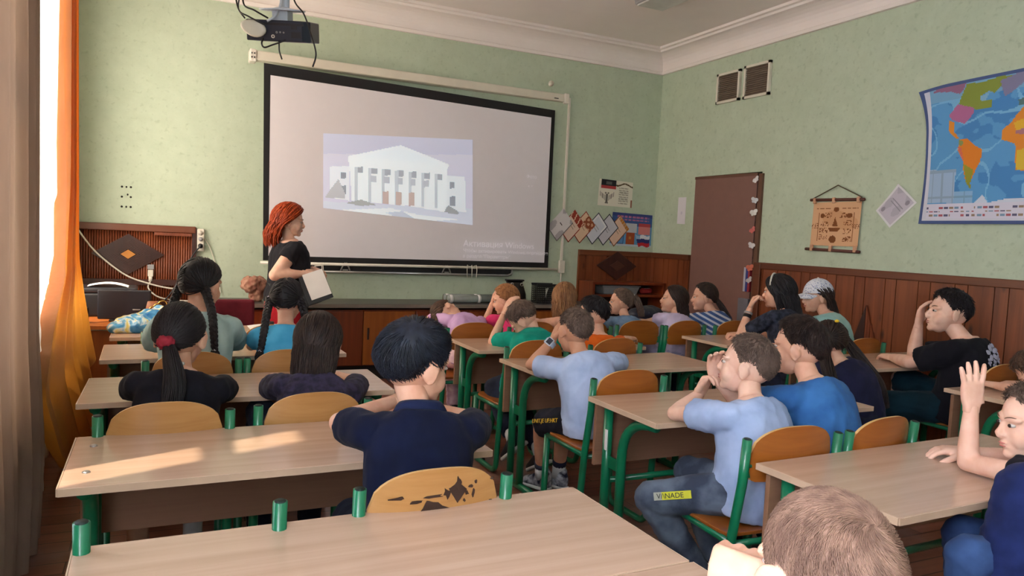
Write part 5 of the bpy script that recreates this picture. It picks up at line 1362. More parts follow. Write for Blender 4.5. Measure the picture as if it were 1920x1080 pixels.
# ---- window-side row
I = person('girl with two long black braids in a mint T-shirt at the second window-side desk', dict(pel=(1.664, -3.40, .50), neck=(1.69, -3.36, .965), head=(1.708, -3.29, 1.085), hy=-42, hp=-8, s=1.12, hs=1.06, seed=1,
    armL=dict(e=(1.49, -3.16, .77), w=(1.60, -2.95, .74)), armR=dict(e=(1.88, -3.16, .77), w=(1.78, -2.95, .74)), shirt=C('mint_tee', (184, 206, 202), (164, 190, 188)), sleeve=.78, ease=.02, bottom=DKJ, shoe=SHOE,
    hair=dict(mat=HBLACK, style='braids', ties=[(-.82, -.35, -.3), (.72, -.5, -.42)], n=420, th=.012, tie=plain('white_hair_tie', (210, 206, 206), .7), tie_r=.016,
    braids=[((-.82, -.35, -.3), [(1.585, -3.30, 1.0), (1.57, -3.32, .93), (1.565, -3.34, .90)]), ((.72, -.5, -.42), [(1.745, -3.47, .97), (1.752, -3.53, .88), (1.757, -3.54, .80)])])))
I = person('girl with two black braids and a white parting, wearing a bright blue top', dict(pel=(2.085, -3.38, .50), neck=(2.11, -3.30, .885), head=(2.125, -3.22, 1.0), hy=-22, hp=-10, s=.95, hs=.97, seed=2,
    armL=dict(e=(1.96, -3.16, .76), w=(2.02, -2.95, .74)), armR=dict(e=(2.27, -3.16, .76), w=(2.2, -2.95, .74)), shirt=C('bright_blue_top', (92, 186, 226), (70, 164, 210)), sleeve=.5, bottom=DKJ,
    hair=dict(mat=HBLACK, style='braids', ties=[(-.85, -.42, -.1), (.85, -.42, -.1)], n=420, th=.010, part=.04, tie=plain('lilac_hair_tie', (190, 180, 200), .7), tie_r=.017,
    braids=[((-.85, -.42, -.1), [(2.01, -3.33, .93), (1.99, -3.39, .84), (1.975, -3.42, .77)]), ((.85, -.42, -.1), [(2.20, -3.35, .93), (2.205, -3.41, .87), (2.19, -3.43, .82)])])))
obj('parting', MB().tube([on_head(I, SC0 + V3(.004, math.sin(a) * .1005, math.cos(a) * .1015)) - I['org'] for a in np.linspace(-.3, -1.75, 12)], .0028, 6), SKIN2, [c for c in I['root'].children if c.name.startswith('hair')][0])
I = person('girl in a black T-shirt with a low ponytail tied by a red scrunchie', dict(pel=(1.548, -4.36, .50), neck=(1.60, -4.31, .855), head=(1.594, -4.25, .965), hy=-20, hp=-6, s=1.0, hs=1.04, seed=3, **NEAR,
    armL=dict(e=(1.43, -4.14, .745), w=(1.50, -3.94, .735)), armR=dict(e=(1.775, -4.15, .75), w=(1.71, -3.95, .735)), shirt=C('black_tee', (26, 26, 36), (18, 18, 26)), sleeve=.55, bottom=dict(mat=DKJ['mat'], len=1.35), shoe=dict(mat=SOLE, sole=SOLE, sock=plain('bright_white_sock', (236, 236, 236), .9), sh=.2), legL=dict(k=(1.46, -4.05, .46), a=(1.462, -4.30, .10)),
    hair=dict(mat=HBLACK, style='tail', ties=[(-.06, -.93, -.34)], n=1100, th=.010, w=.0026, tie=plain('red_scrunchie', (150, 28, 50), .8), tie_r=.03, tail_r=.034, tails=[((-.06, -.93, -.34), [(1.572, -4.45, .85), (1.566, -4.485, .76), (1.562, -4.49, .66)])])))
k = MB().tube([V3(1.585 + .019 * math.cos(a), -4.415, .893 + .004 * math.sin(a)) - I['org'] for a in np.linspace(0, 2 * PI, 12)], .004, 6); obj('silver_band', k, M_steel, [c for c in I['root'].children if c.name.startswith('hair')][0])
I = person('girl with long loose straight black hair in a dark patterned top', dict(pel=(2.02, -4.33, .50), neck=(2.095, -4.28, .81), head=(2.104, -4.21, .928), hy=-26, hp=-12, s=.98, hs=1.0, seed=4, slouch=.05, **NEAR,
    armL=dict(e=(1.93, -4.12, .735), w=(1.98, -3.92, .73)), armR=dict(e=(2.29, -4.12, .735), w=(2.25, -3.92, .73)), shirt=cloth('dark_lace_top', (58, 52, 76), c2=(36, 33, 48), scale=38), sleeve=.9, bottom=DKJ, shoe=SHOE,
    hair=dict(mat=HDARK, style='long', n=1900, th=.015, zlen=.185, w=.0032, back=.045, wave=.002)))
I = person('boy in a navy polo shirt with thick black hair at the fourth window-side desk', dict(pel=(2.17, -5.30, .50), neck=(2.205, -5.205, .885), head=(2.211, -5.14, .995), hy=-72, hp=-8, ty=-10, s=1.04, hs=1.05, seed=5, slouch=.02, ease=.016, fold=.005, **NEAR, shw=.138,
    armL=dict(e=(2.02, -4.99, .80), w=(2.24, -4.85, .825), curl=(30, 30, 20)), armR=dict(e=(2.47, -5.0, .775), w=(2.33, -4.85, .80)), shirt=C('navy_polo', (11, 19, 48), (8, 14, 38)), sleeve=.6, collar=C('navy_collar', (24, 33, 66)), bottom=DKJ, shoe=SHOE,
    hair=dict(mat=hair_mat('hair_blue_black', (36, 42, 56), (20, 23, 32)), style='short', n=3000, th=.024, side=.8, len=40, mess=.2, w=.0024, tip=.003, whorl=(.42, -.45, .75))))
# ---- middle row
PUR = C('lilac_tee', (206, 170, 212), (184, 146, 192))
I = person('girl in a lilac T-shirt resting her head sideways on her arm on the desk', dict(pel=(3.47, -2.38, .50), neck=(3.57, -2.09, .775), head=(3.485, -1.97, .795), fc=((.95, .25, .25), (-.25, .75, .38)), s=.95, hs=.97, seed=6, ty=12, slouch=.06,
    armL=dict(e=(3.36, -1.86, .735), w=(3.50, -1.74, .73)), armR=dict(e=(3.77, -1.97, .735), w=(3.66, -1.80, .73)), shirt=PUR, sleeve=.6, bottom=dict(mat=C('pink_print_trousers', (226, 176, 196), (250, 220, 226), scale=22), len=1.9), shoe=SHOE,
    hair=dict(mat=HBROWN, style='tail', ties=[(-.2, -.97, .1)], n=420, th=.011, tie=plain('lilac_scrunchie', (214, 160, 210), .8), tie_r=.026, tail_r=.024, tails=[((-.2, -.97, .1), [(3.365, -2.03, .775), (3.36, -2.10, .715), (3.375, -2.17, .66)])])))
I = person('small girl in a bright pink T-shirt resting her cheek on her hand', dict(pel=(3.91, -2.37, .50), neck=(3.93, -2.15, .80), head=(3.92, -2.07, .905), hy=52, hp=-14, s=.9, hs=.97, seed=7, armL=dict(e=(3.79, -2.02, .735), w=(3.845, -1.99, .86), d=(.2, .1, .9), n=(.8, -.3, .2)), armR=dict(e=(4.07, -2.02, .735), w=(3.96, -1.88, .73)),
    shirt=C('pink_tee', (224, 62, 116), (200, 44, 98)), sleeve=.6, bottom=DKJ, hair=dict(mat=HGINGER, style='tail', ties=[(.1, -.9, -.45)], n=420, th=.014, tie=plain('pink_bobble', (236, 120, 160), .6), tie_r=.016, tail_r=.024, tails=[((.1, -.9, -.45), [(3.97, -2.20, .85), (3.97, -2.22, .80)])])))
I = person('girl in a black strappy top with long loose fair-brown hair', dict(pel=(4.36, -2.36, .50), neck=(4.355, -2.29, .825), head=(4.358, -2.22, .938), hy=-30, hp=-2, s=1.0, hs=1.0, seed=8, armL=dict(e=(4.2, -2.16, .74), w=(4.22, -1.97, .735)), armR=dict(e=(4.53, -2.16, .74), w=(4.48, -1.97, .735)),
    shirt=C('black_strappy_top', (28, 22, 30)), topname='strappy_top', sleeve=0, neckt=.69, bottom=DKJ, hair=dict(mat=HLIGHT, style='long', n=520, th=.016, zlen=.155, w=.0055, back=.03, wave=.008)))
so_ = [c for c in I['root'].children if c.name.startswith('strappy_top')][0]
for sg in (-1, 1):
    obj('strap', MB().tube([I['sp'](.66) + I['ax'](.66)[1] * sg * .085 - I['ax'](.66)[2] * .108 - I['org'], I['sp'](.86) + I['ax'](.86)[1] * sg * .088 - I['ax'](.86)[2] * .085 - I['org'], I['sp'](.95) + I['ax'](.95)[1] * sg * .088 + V3(0, 0, .01) - I['org'], I['sp'](.86) + I['ax'](.86)[1] * sg * .085 + I['ax'](.86)[2] * .09 - I['org']], .007, 6), so_.data.materials[0], so_)
TEAL = C('teal_tee', (18, 156, 134), (10, 128, 112))
I = person('boy in a teal T-shirt slumped over the desk with a hand on his head', dict(pel=(3.53, -3.22, .50), neck=(3.66, -3.11, .79), head=(3.59, -3.06, .875), fc=((-.35, .5, -.75), (-.62, .35, .55)), s=.98, hs=.97, seed=9, ty=-22, troll=-12, slouch=.08, ease=.02,
    armL=dict(e=(3.50, -3.02, .735), w=(3.49, -3.0, .915), d=(.4, -.02, .9), n=(.9, 0, -.3)), armR=dict(e=(3.86, -3.06, .74), w=(3.76, -2.88, .73)), shirt=TEAL, sleeve=.75, bottom=DKJ, shoe=SHOE, legL=dict(k=(3.40, -3.08, .45), a=(3.36, -3.46, .25), tilt=-.7), legR=dict(k=(3.55, -3.02, .45), a=(3.52, -3.50, .16), tilt=-.5),
    hair=dict(mat=HGREY, style='short', n=420, th=.014, side=.7, len=30, mess=.3, w=.0035)))
I = person('boy with dark hair and black glasses in an orange T-shirt', dict(pel=(4.03, -3.20, .50), neck=(4.06, -3.22, .80), head=(4.045, -3.15, .91), hy=48, hp=-8, s=.97, hs=1.0, seed=10, armL=dict(e=(3.91, -3.1, .735), w=(3.98, -2.94, .735)), armR=dict(e=(4.29, -3.14, .735), w=(4.44, -3.0, .73)),
    shirt=C('orange_tee', (236, 112, 36), (214, 92, 24)), sleeve=.5, bottom=DKJ, hair=dict(mat=HBLACK, style='short', n=420, th=.016, side=.3, len=26, w=.0034)))
def glasses(I, mat):
    g = MB(); o = I['org']
    for s in (-1, 1):
        g.tube([on_head(I, V3(s * .031 + .022 * math.cos(a), .094 - .004 * abs(math.cos(a)), .0 + .017 * math.sin(a))) - o for a in np.linspace(0, 2 * PI, 17)], .0022, 6)
        g.tube([on_head(I, V3(s * .053, .088, .004)) - o, on_head(I, V3(s * .072, .05, .004)) - o, on_head(I, V3(s * .079, -.005, .004)) - o], .0022, 6)
    g.tube([on_head(I, V3(-.009, .094, .002)) - o, on_head(I, V3(0, .098, .004)) - o, on_head(I, V3(.009, .094, .002)) - o], .002, 6); obj('glasses', g, mat, I['root'])
glasses(I, M_black)
PALE = C('pale_blue_tee', (184, 200, 232), (164, 182, 218))
I = person('boy in a pale blue T-shirt and dark shorts with a smartwatch at his cheek', dict(pel=(3.47, -4.13, .50), neck=(3.452, -4.005, .815), head=(3.443, -3.95, .922), hy=2, hp=-8, hr=6, ty=-6, troll=-13, s=1.0, hs=.99, seed=11, slouch=.03, ease=.016, **NEAR,
    armL=dict(e=(3.275, -3.87, .735), w=(3.375, -3.84, .855), d=(.35, .1, .8), n=(.7, -.2, -.2)), armR=dict(e=(3.77, -3.93, .745), w=(3.72, -3.73, .73)), shirt=PALE, sleeve=.72, bottom=dict(mat=C('black_shorts', (28, 28, 42), (20, 20, 32)), len=.95, name='shorts'),
    legL=dict(k=(3.345, -3.83, .42), a=(3.43, -3.70, .10), toe=(-.35, .9, 0)), legR=dict(k=(3.50, -3.80, .43), a=(3.535, -3.70, .095), toe=(-.3, .9, 0)), shoe=dict(mat=cloth('patterned_navy_shoe', (34, 38, 58), c2=(190, 190, 200), scale=26), sole=SOLE, sock=W_sock, sh=.075, band=NAVYBAND),
    skin=SKIN3, hair=dict(mat=HGREY, style='crop', n=1100, th=.010, len=12, w=.0024, whorl=(.1, -.6, .8))))
sh_, e, w, a = I['arms']['L']; d = unit(w - e); x, y, _ = frame(d); c = e + (w - e) * .86 - I['org']
st = obj('smartwatch', MB().tube([c - d * .014, c + d * .014], .031, 18), plain('pale_blue_strap', (176, 196, 222), .4), I['root'])
cd = unit(V3(-.55, -.75, .35)); cd = unit(cd - d * (cd @ d)); ys = np.cross(d, cd); M_ = np.stack([ys, d, cd], 1)
obj('watch_case', MB().box(c + cd * .033, (.036, .042, .012), M=M_), plain('watch_silver', (206, 214, 226), .3), st, bevel=.004); obj('watch_face', MB().box(c + cd * .0395, (.027, .031, .003), M=M_), plain('watch_glass', (40, 44, 58), .15), st)
hip, kn, an, q = I['legs']['L']; d = unit(kn - hip); nn = unit(V3(-.75, -.6, .35)); nn = unit(nn - d * (nn @ d)); up = np.cross(nn, d) 
sh_o = [c_ for c_ in I['root'].children if c_.name.startswith('shorts')][0]
text('shorts_lettering', 'UNIT.JE UF:HKT', .030, np.stack([-d, -up if False else np.cross(nn, -d), nn], 1), Vector((hip + d * .285 + nn * .083 - np.cross(nn, -d) * .012 - I['org']).tolist()), plain('yellow_lettering', (220, 176, 40), .6), sh_o, .001)
JEANS = cloth('faded_grey_jeans', (100, 112, 130), c2=(56, 64, 82), scale=9)
I = person('boy in a pale blue T-shirt and faded jeans, resting his chin on his hand', dict(pel=(3.47, -5.20, .50), neck=(3.492, -5.15, .838), head=(3.53, -5.09, .945), hy=36, hp=6, ty=14, troll=-6, s=1.02, hs=1.0, seed=12, slouch=.035, ease=.018, **NEAR,
    armL=dict(e=(3.335, -4.93, .735), w=(3.50, -4.87, .79), d=(.2, -.3, .9), n=(.3, -.7, .3), curl=(50, 50, 30)), armR=dict(e=(3.66, -4.96, .735), w=(3.575, -4.92, .83), d=(-.2, -.2, .9), n=(-.3, -.8, .2)), shirt=C('pale_blue_tee_plain', (170, 188, 222), (150, 168, 204)), sleeve=.62,
    bottom=dict(mat=JEANS, len=1.85), legL=dict(k=(3.21, -4.98, .43), a=(3.43, -5.06, .10), toe=(.2, .9, 0)), legR=dict(k=(3.50, -4.84, .46), a=(3.545, -5.02, .11), toe=(.1, .9, 0)), shoe=SHOE, skin=SKIN2,
    hair=dict(mat=HGREY, style='crop', n=1300, th=.009, len=14, w=.0024, whorl=(.1, -.6, .8))))
hip, kn, an, q = I['legs']['L']; d = unit(kn - hip); nn = unit(V3(-.45, -.8, .38)); nn = unit(nn - d * (nn @ d)); up = np.cross(nn, -d); tr_o = [c_ for c_ in I['root'].children if c_.name.startswith('trousers')][0]
MT_ = np.stack([-d, up, nn], 1); ct = hip + (kn - hip) * .66 + nn * .0745 - I['org']
stp = obj('yellow_tape', MB().box(ct, (.135, .028, .006), M=MT_), plain('yellow_webbing', (206, 204, 40), .6), tr_o); obj('tape_end', MB().box(ct + d * .056, (.03, .0285, .0065), M=MT_), plain('grey_webbing', (170, 172, 160), .6), tr_o)
text('tape_lettering', 'V/\\NADE', .026, MT_, Vector((ct + d * .06 + nn * .0035 - up * .009).tolist()), M_black, stp, .0005)
I = person('boy in a bright blue T-shirt with short dark hair beside the boy in faded jeans', dict(pel=(3.88, -5.19, .50), neck=(3.865, -5.09, .88), head=(3.873, -5.01, .992), hy=32, hp=0, ty=8, s=1.02, hs=1.03, seed=13, slouch=.04, ease=.016, **NEAR, armL=dict(e=(3.70, -4.87, .74), w=(3.80, -4.84, .85), d=(.2, -.1, .9), n=(.6, -.6, .2)), armR=dict(e=(4.05, -4.88, .74), w=(3.97, -4.75, .735)),
    shirt=C('bright_blue_tee', (60, 112, 172), (46, 94, 152)), sleeve=.65, bottom=DKJ, shoe=SHOE, hair=dict(mat=HDARK, style='short', n=1500, th=.017, side=.7, len=24, mess=.15, w=.0024)))
I = person('boy with short fair hair raising his left hand with the elbow on the desk', dict(pel=(3.95, -6.17, .50), neck=(3.97, -5.955, .795), head=(3.935, -5.885, .895), hy=60, hp=-6, ty=14, s=1.02, hs=1.0, seed=14, slouch=.04, ease=.014, **NEAR,
    armL=dict(e=(3.868, -5.74, .735), w=(3.872, -5.735, .91), d=(-.04, 0, 1), n=(.35, .93, 0), curl=((4, 6, 6), (4, 8, 8), (2, 6, 6), (0, 4, 4)), spread=9, thumb=12), armR=dict(e=(4.13, -5.80, .735), w=(4.02, -5.66, .73)), shirt=C('black_crew_tee', (24, 24, 34)), sleeve=.45,
    bottom=dict(mat=cloth('blue_jeans', (58, 84, 130), c2=(36, 52, 92), scale=6), len=1.9), legL=dict(k=(3.52, -5.99, .575), a=(3.56, -6.0, .12)), legR=dict(k=(3.70, -5.86, .56), a=(3.74, -5.9, .1)), shoe=SHOE, skin=SKIN2, hair=dict(mat=HGREY, style='short', n=1400, th=.013, side=.5, len=13, w=.0022)))
jk = MB().cap((3.66, -6.05, .76), (3.60, -6.06, .52), .085, .1); jk.cap((3.66, -6.05, .76), (3.85, -6.06, .74), .085, .1); jk.cap((3.62, -6.06, .55), (3.85, -6.1, .55), .1, .1); jk = remesh(jk, .009, 5); crease(jk, .009, 10, 6); jk.xf(np.eye(3), -I['org']); obj('jacket', jk, C('navy_jacket', (30, 42, 92), (22, 32, 74)), I['root'])
# ---- row along the right wall
I = person('small girl in profile with a fair ponytail and a grey-blue top', dict(pel=(4.86, -2.33, .50), neck=(4.90, -2.27, .80), head=(4.888, -2.2, .905), hy=62, s=.86, hs=.93, seed=15, armL=dict(e=(4.76, -2.16, .735), w=(4.84, -2.02, .73)), armR=dict(e=(5.03, -2.15, .735), w=(4.94, -2.0, .73)), shirt=cloth('grey_blue_print_top', (120, 146, 176), c2=(96, 120, 150), scale=20), bottom=DKJ,
    hair=dict(mat=HGREY, style='tail', ties=[(0, -.9, .42)], n=420, th=.012, tie=M_steel, tie_r=.012, tail_r=.03, tails=[((0, -.9, .42), [(5.0, -2.27, .93), (5.02, -2.30, .86), (5.02, -2.32, .80)])])))
I = person('girl in a pale lilac top with loose dark hair, arms stretched on the desk', dict(pel=(5.25, -2.37, .50), neck=(5.335, -2.37, .83), head=(5.325, -2.32, .94), hy=60, hp=6, s=.95, hs=1.0, seed=16, armL=dict(e=(5.16, -2.22, .745), w=(5.03, -2.10, .74)), armR=dict(e=(5.4, -2.15, .74), w=(5.24, -2.05, .735)), shirt=C('pale_lilac_top', (206, 192, 220)), sleeve=.5, bottom=dict(mat=C('lilac_trousers', (176, 170, 204)), len=1.9),
    hair=dict(mat=HDARK, style='long', n=420, th=.013, zlen=.15, w=.0055, back=.02, face=90)))
I = person('girl in a blue and white striped top with dark tied-back hair beside the brown door', dict(pel=(5.72, -2.38, .50), neck=(5.75, -2.32, .845), head=(5.705, -2.24, .958), hy=58, hp=-4, s=.98, hs=1.02, seed=17, armL=dict(e=(5.6, -2.15, .75), w=(5.55, -1.98, .74)), shirt=cloth('striped_top', (70, 98, 150), c2=(60, 86, 136), stripes=((.35, -.25, .9), .019, (206, 208, 216), .42)), sleeve=.7, bottom=DKJ,
    hair=dict(mat=HDARK, style='tail', ties=[(.1, -.88, -.4)], n=420, th=.011, tie=M_black, tie_r=.014, tail_r=.026, tails=[((.1, -.88, -.4), [(5.84, -2.33, .87), (5.87, -2.37, .80), (5.88, -2.39, .74)])])))
I = person('girl with long black hair, a white headband and bracelets, hand at her mouth', dict(pel=(5.47, -3.45, .50), neck=(5.525, -3.31, .965), head=(5.53, -3.24, 1.085), hy=28, hp=-4, ty=14, s=1.1, hs=1.02, seed=18, armL=dict(e=(5.31, -3.13, .755), w=(5.405, -3.11, .955), d=(.3, -.1, .9), n=(.6, -.6, .1), curl=(45, 50, 30)), armR=dict(e=(5.66, -3.06, .755), w=(5.47, -2.95, .74), curl=(60, 70, 40)),
    shirt=cloth('charcoal_print_tee', (52, 58, 74), c2=(28, 30, 40), scale=30), sleeve=.7, bottom=DKJ, hair=dict(mat=HBLACK, style='long', n=800, th=.02, zlen=.24, w=.0055, back=.05, face=84)))
sh_, e, w, a = I['arms']['L']; d = unit(w - e)
for k, (t_, m_) in enumerate(((.82, M_grey), (.74, M_black), (.68, M_black))): obj('bracelet', MB().tube([e + (w - e) * t_ - d * .006 - I['org'], e + (w - e) * t_ + d * .006 - I['org']], .031, 14), m_, I['root'])
obj('headband', MB().tube([on_head(I, SC0 + V3(.094 * math.sin(a), .035, .112 * math.cos(a))) - I['org'] for a in np.linspace(-1.3, 1.3, 16)], .007, 8), M_white, [c for c in I['root'].children if c.name.startswith('hair')][0])
I = person('girl in a white and blue patterned baseball cap and a mint top', dict(pel=(5.98, -3.42, .50), neck=(5.99, -3.28, .935), head=(5.965, -3.2, 1.05), hy=62, hp=-6, ty=10, s=1.08, hs=1.02, seed=19, armL=dict(e=(5.83, -3.08, .755), w=(5.86, -2.9, .74)), shirt=C('mint_top', (172, 208, 200), (150, 190, 184)), bottom=DKJ, hair=dict(mat=HDARK, style='long', n=420, th=.012, zlen=.34, w=.006, back=.07, face=112)))
CAPM = None
m, nt, b = newmat('patterned_cap_cloth'); v = coords(nt, (95, 95, 95)); ck = N(nt, 'ShaderNodeTexVoronoi', Scale=1.0); nt.links.new(v, ck.inputs['Vector']); nt.links.new(ramp(nt, ck.outputs['Distance'], [(.26, lin((96, 116, 166))), (.36, lin((222, 224, 232)))]), b.inputs['Base Color']); b.inputs['Roughness'].default_value = .8
cp = MB(); A = np.linspace(0, 2 * PI, 33); G = [[SC0 + V3(math.sin(a) * math.cos(e_) * .090, math.cos(a) * math.cos(e_) * .112 - .002, math.sin(e_) * .118) for a in A] for e_ in np.linspace(.12, PI / 2, 12)]
cp.grid(np.array(G)[:, ::-1]); cp.xf(np.eye(3) * I['hs']); cp.xf(I['Hm'], I['hc'] - I['org']); cap_o = obj('baseball_cap', cp, m, I['root'])
br = []
for lay in (0, .006):
    br.append([[V3(.075 * math.sin(a) * (1 if r < .5 else .92), .088 * math.cos(a) + r * .095 * math.cos(a) ** .6, .036 - lay - .02 * r - .018 * abs(math.sin(a)) ** 2) for a in np.linspace(-1.35, 1.35, 19)] for r in np.linspace(0, 1, 6)])
vb = MB().grid(np.array(br[0])).grid(np.array(br[1])[:, ::-1]); vb.xf(np.eye(3) * I['hs']); vb.xf(I['Hm'], I['hc'] - I['org']); obj('cap_visor', vb, m, cap_o)
k = MB().ell(on_head(I, SC0 + V3(0, -.002, .119)) - I['org'], (.008, .008, .005)); obj('cap_button', k, M_white, cap_o)
I = person('girl in a navy top with two long dark ponytails and a yellow hair clip', dict(pel=(5.04, -4.38, .50), neck=(4.975, -4.29, .77), head=(4.955, -4.21, .878), hy=14, hp=-12, s=.98, hs=1.0, seed=20, slouch=.05, armL=dict(e=(4.84, -4.16, .74), w=(4.9, -3.98, .735)), armR=dict(e=(5.15, -4.14, .74), w=(5.08, -3.98, .735)), shirt=C('dark_navy_top', (34, 36, 66), (24, 26, 50)), bottom=DKJ,
    hair=dict(mat=HDARK, style='braids', ties=[(-.8, -.45, .1), (.8, -.45, .1)], n=520, th=.012, tie=M_black, tie_r=.016, tail_r=.034, tails=[((-.8, -.45, .1), [(4.83, -4.31, .82), (4.81, -4.37, .72), (4.83, -4.40, .62)]), ((.8, -.45, .1), [(5.08, -4.33, .80), (5.12, -4.42, .68), (5.15, -4.46, .54)])])))
obj('hair_clip', MB().ell(on_head(I, SC0 + V3(-.03, -.075, .092)) - I['org'], (.016, .009, .009)), plain('yellow_clip', (232, 190, 40), .4), [c for c in I['root'].children if c.name.startswith('hair')][0])
I = person('big boy in a black flower-print T-shirt with his cheek on his hand', dict(pel=(5.80, -4.43, .50), neck=(5.835, -4.44, .925), head=(5.775, -4.35, 1.06), hy=58, hp=6, ty=12, s=1.2, hs=1.14, seed=21, slouch=.04, bw=1.02, armw=1.15, ease=.02, armL=dict(e=(5.63, -4.24, .745), w=(5.76, -4.02, .735)), armR=dict(e=(5.74, -4.08, .76), w=(5.735, -4.2, .965), d=(-.02, -.1, .95), n=(.3, -.9, .1)),
    shirt=C('black_flower_tee', (20, 20, 28)), sleeve=.8, bottom=dict(mat=C('dark_teal_shorts', (14, 46, 58), (10, 36, 46)), len=1.0, name='shorts'), shoe=SHOE, legL=dict(k=(5.60, -4.13, .46), a=(5.66, -4.2, .1)), skin=SKIN2, hair=dict(mat=HBLACK, style='short', n=700, th=.020, side=.3, len=24, w=.003)))
so_ = [c for c in I['root'].children if c.name.startswith('shirt')][0]; Mfl = plain('flower_print', (176, 176, 196), .8); Mgd = plain('gold_print', (150, 124, 84), .8)
def on_shirt(I, so, t, u, rad): pass
dgx = None
def stick(so, I, start, mat, r, name='print', petals=5):
    """flat flower lying on the shirt surface nearest to a point"""
    vs = np.array([v.co[:] for v in so.data.vertices]); i = np.argmin(((vs - (V3(*start) - I['org'])) ** 2).sum(1)); n = V3(*so.data.vertices[i].normal); x, y, z = frame(n)
    k = MB()
    for q in range(petals):
        a = q * 2 * PI / petals + start[0] * 50; k.ell(vs[i] + n * .004 + (math.cos(a) * x + math.sin(a) * y) * r * .6, (r * .42, r * .3, .004), M=np.stack([math.cos(a) * x + math.sin(a) * y, -math.sin(a) * x + math.cos(a) * y, n], 1), nu=10, nv=6)
    obj(name, k, mat, so)
for st_, mt_, r_f in (((5.84, -4.60, .86), Mfl, .05), ((5.90, -4.58, .89), Mfl, .04), ((5.87, -4.62, .79), Mfl, .035), ((5.93, -4.60, .82), Mfl, .03), ((5.92, -4.60, .74), Mgd, .035), ((5.86, -4.62, .71), Mgd, .03), ((5.90, -4.60, .66), Mfl, .035), ((5.80, -4.60, .80), Mfl, .025), ((5.74, -4.52, .63), Mfl, .045)): stick(so_, I, st_, mt_, r_f)
I = person('child with messy brown hair bent over the desk at the right edge of the picture', dict(pel=(5.66, -5.40, .50), neck=(5.63, -5.13, .79), head=(5.585, -4.98, .82), hy=40, hp=-45, s=.95, hs=.97, seed=22, slouch=.06, armL=dict(e=(5.46, -4.98, .735), w=(5.5, -4.85, .73)), armR=dict(e=(5.8, -4.98, .735), w=(5.7, -4.85, .73)), shirt=C('grey_tee', (96, 98, 108)), bottom=DKJ, hair=dict(mat=HBROWN, style='short', n=500, th=.02, side=.7, len=30, mess=.4, w=.0035)))
# ---- nearest boy
I = person('crop-haired boy seen from behind, nearest the camera at the bottom edge', dict(pel=(2.345, -6.78, .50), neck=(2.30, -6.675, .885), head=(2.245, -6.6, .993), hy=-16, hp=-6, s=1.04, hs=.95, seed=23, vox=.008, cvox=.008, hvox=.0032, fvox=.003, armL=dict(e=(2.12, -6.50, .74), w=(2.185, -6.485, .855), d=(.3, .1, .9), n=(.6, .3, -.1), curl=(70, 80, 40)), armR=dict(e=(2.47, -6.5, .76), w=(2.4, -6.3, .735)),
    shirt=C('orange_red_tee', (206, 92, 56), (186, 74, 44)), bottom=DKJ, skin=SKIN, hair=dict(mat=HCROP, style='crop', n=8000, th=.003, len=8, w=.0009, swirl=.8, mess=.15, whorl=(.16, -.66, .72), tip=.002)))
# ---- teacher
I = person('woman with red shoulder-length hair in a black blouse holding a folder before the screen', dict(pel=(2.46, -.93, .82), neck=(2.465, -.925, 1.285), head=(2.487, -.91, 1.435), hy=-102, hp=-6, ty=-84, py=-84, s=1.2, hs=1.08, seed=24, slouch=-.02, bulge=0, bw=1.28, armw=1.35, shw=.142, vox=.009, armR=dict(e=(2.335, -1.17, 1.005), w=(2.56, -1.165, 1.02), d=(.95, .0, -.25), n=(.1, .8, -.5), curl=(45, 45, 30)), armL=dict(e=(2.56, -.72, 1.0), w=(2.68, -.95, 1.045), d=(.5, -.75, -.2), n=(-.2, .1, -.9), curl=(40, 45, 30)),
    shirt=C('black_blouse', (34, 34, 40), (26, 26, 32)), topname='blouse', sleeve=.42, ease=.012, skin=SKIN2, lip=plain('red_lip', (170, 60, 60), .4), hair=dict(mat=HRED, style='long', n=900, th=.036, zlen=.175, w=.006, back=.05, wave=.012, face=100),
    legL=dict(k=(2.48, -.85, .44), a=(2.46, -.85, .09), toe=(1, 0, 0)), legR=dict(k=(2.48, -1.0, .44), a=(2.46, -1.0, .09), toe=(1, .0, 0)), shoe=dict(mat=SH_dark, sole=SH_dark)))
kk = MB().rings([ering(V3(2.46, -.925, z) - I['org'], V3(0, 1, 0), V3(1, 0, 0), a, b, 28, 2.2) for z, a, b in ((.90, .17, .14), (.86, .18, .15), (.78, .20, .165), (.6, .21, .18), (.42, .235, .2))]); sk = obj('skirt', kk, C('red_skirt', (176, 30, 40), (150, 20, 32)), I['root'])
obj('belt', MB().rings([ering(V3(2.46, -.925, z) - I['org'], V3(0, 1, 0), V3(1, 0, 0), .178, .148, 28, 2.2) for z in (.885, .925)]), M_black, sk)
t = thing('folder', 'black folder with a white sheet held by the woman in front of the screen', 'folder', (2.645, -1.235, .93))
x = unit(V3(.152, 0, .052)); z = unit(V3(-.07, 0.06, .19)); y = unit(np.cross(z, x)); x = np.cross(y, z); M_ = np.stack([x, y, z], 1)
obj('cover', MB().box((.0, .0, -.015), (.20, .012, .235), M=M_), M_black, t, bevel=.002); obj('back_cover', MB().box(M_ @ V3(-.075, .035, -.02), (.15, .008, .22), M=M_), M_black, t); obj('sheet', MB().box(M_ @ V3(.008, -.0085, .008), (.165, .003, .215), M=M_), M_paper, t)

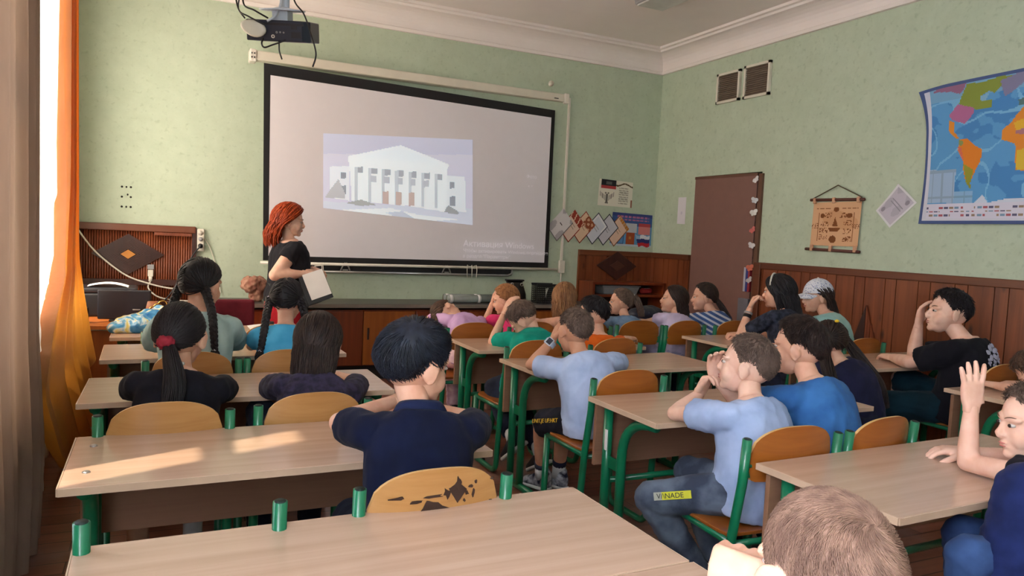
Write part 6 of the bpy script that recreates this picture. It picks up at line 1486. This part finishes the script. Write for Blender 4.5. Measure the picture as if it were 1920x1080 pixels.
# ---- things near the woman
t = thing('cloth_bundle', 'pinkish-tan ruffled cloth bundle on the sideboard behind the woman with the folder', 'cloth', (2.27, -.36, .7185)); cb = MB()
for a in np.linspace(0, 2 * PI, 9)[:-1]: cb.ell((.06 * math.cos(a), .05 * math.sin(a), .15 + .02 * math.sin(3 * a)), (.05, .045, .055))
cb.ell((.02, 0, .06), (.06, .06, .075)); cb = remesh(cb, .009, 2); crease(cb, .014, 22, 5, (1, 1, 1)); cb.v[0][:, 2] = np.maximum(cb.v[0][:, 2], .001); obj('ruffled_cloth', cb, cloth('ruffled_tan_cloth', (178, 136, 114), c2=(140, 92, 78), scale=20), t)
t = thing('teacher_chair', 'maroon upholstered chair half hidden behind the girl in mint', 'chair', (1.98, -1.45, 0)); Mmar = cloth('maroon_upholstery', (110, 36, 48), c2=(88, 26, 38))
obj('seat', MB().box((0, 0, .43), (.42, .42, .07)), Mmar, t, bevel=.02); obj('backrest', MB().box((0, .2, .66), (.40, .05, .32)), Mmar, t, bevel=.02)
for x in (-.18, .18):
    for y in (-.18, .19): obj('leg', MB().tube([(x, y, .4), (x, y, 0)], .014, 8), M_black, t)
# ------------------------------------------------------------------ camera, light, world
cam = bpy.data.cameras.new('camera'); co = bpy.data.objects.new('camera', cam); COL.objects.link(co)
cam.sensor_width = 36; cam.lens = 36 * 1385.6 / 1920; cam.clip_start = 0.02
r_ = Vector((0.90304, -0.42699, 0.04688)); u_ = Vector((-0.01338, 0.08112, 0.99661)); f_ = Vector((0.42935, 0.90061, -0.06754))
mm = Matrix((r_, u_, -f_)).transposed().to_4x4(); mm.translation = (1.5261, -7.2052, 1.3837)
co.matrix_world = mm
SC.camera = co
SC.view_settings.view_transform = 'Standard'; SC.view_settings.look = 'None'; SC.view_settings.gamma = 1; SC.view_settings.use_curve_mapping = False
SC.view_settings.exposure = 0.0
wd = bpy.data.worlds.new('sky'); SC.world = wd; wd.use_nodes = True
bg = wd.node_tree.nodes['Background']; bg.inputs[0].default_value = (0.75, 0.87, 1, 1); bg.inputs[1].default_value = 3.0
WE = [146, 26, 400]
WC = [(1, .78, .58), (.92, .95, 1.12), (.89, .93, 1.15)]
for (a, c), e, wc in zip(WIN, WE, WC):
    l = bpy.data.lights.new('daylight', 'AREA'); l.shape = 'RECTANGLE'; l.size = c - a; l.size_y = WZ1 - WZ0; l.energy = e; l.color = wc
    o = bpy.data.objects.new('daylight', l); COL.objects.link(o); o.location = (XL - .42, (a + c) / 2, (WZ0 + WZ1) / 2)
    o.rotation_euler = (R(90), 0, R(-90))
sl = bpy.data.lights.new('sun', 'SUN'); sl.energy = 6; sl.angle = R(1.0); sl.color = (1, .86, .64)
so = bpy.data.objects.new('sun', sl); COL.objects.link(so)
so.rotation_euler = Vector((0.50, 0.20, -0.85)).to_track_quat('-Z', 'Y').to_euler()
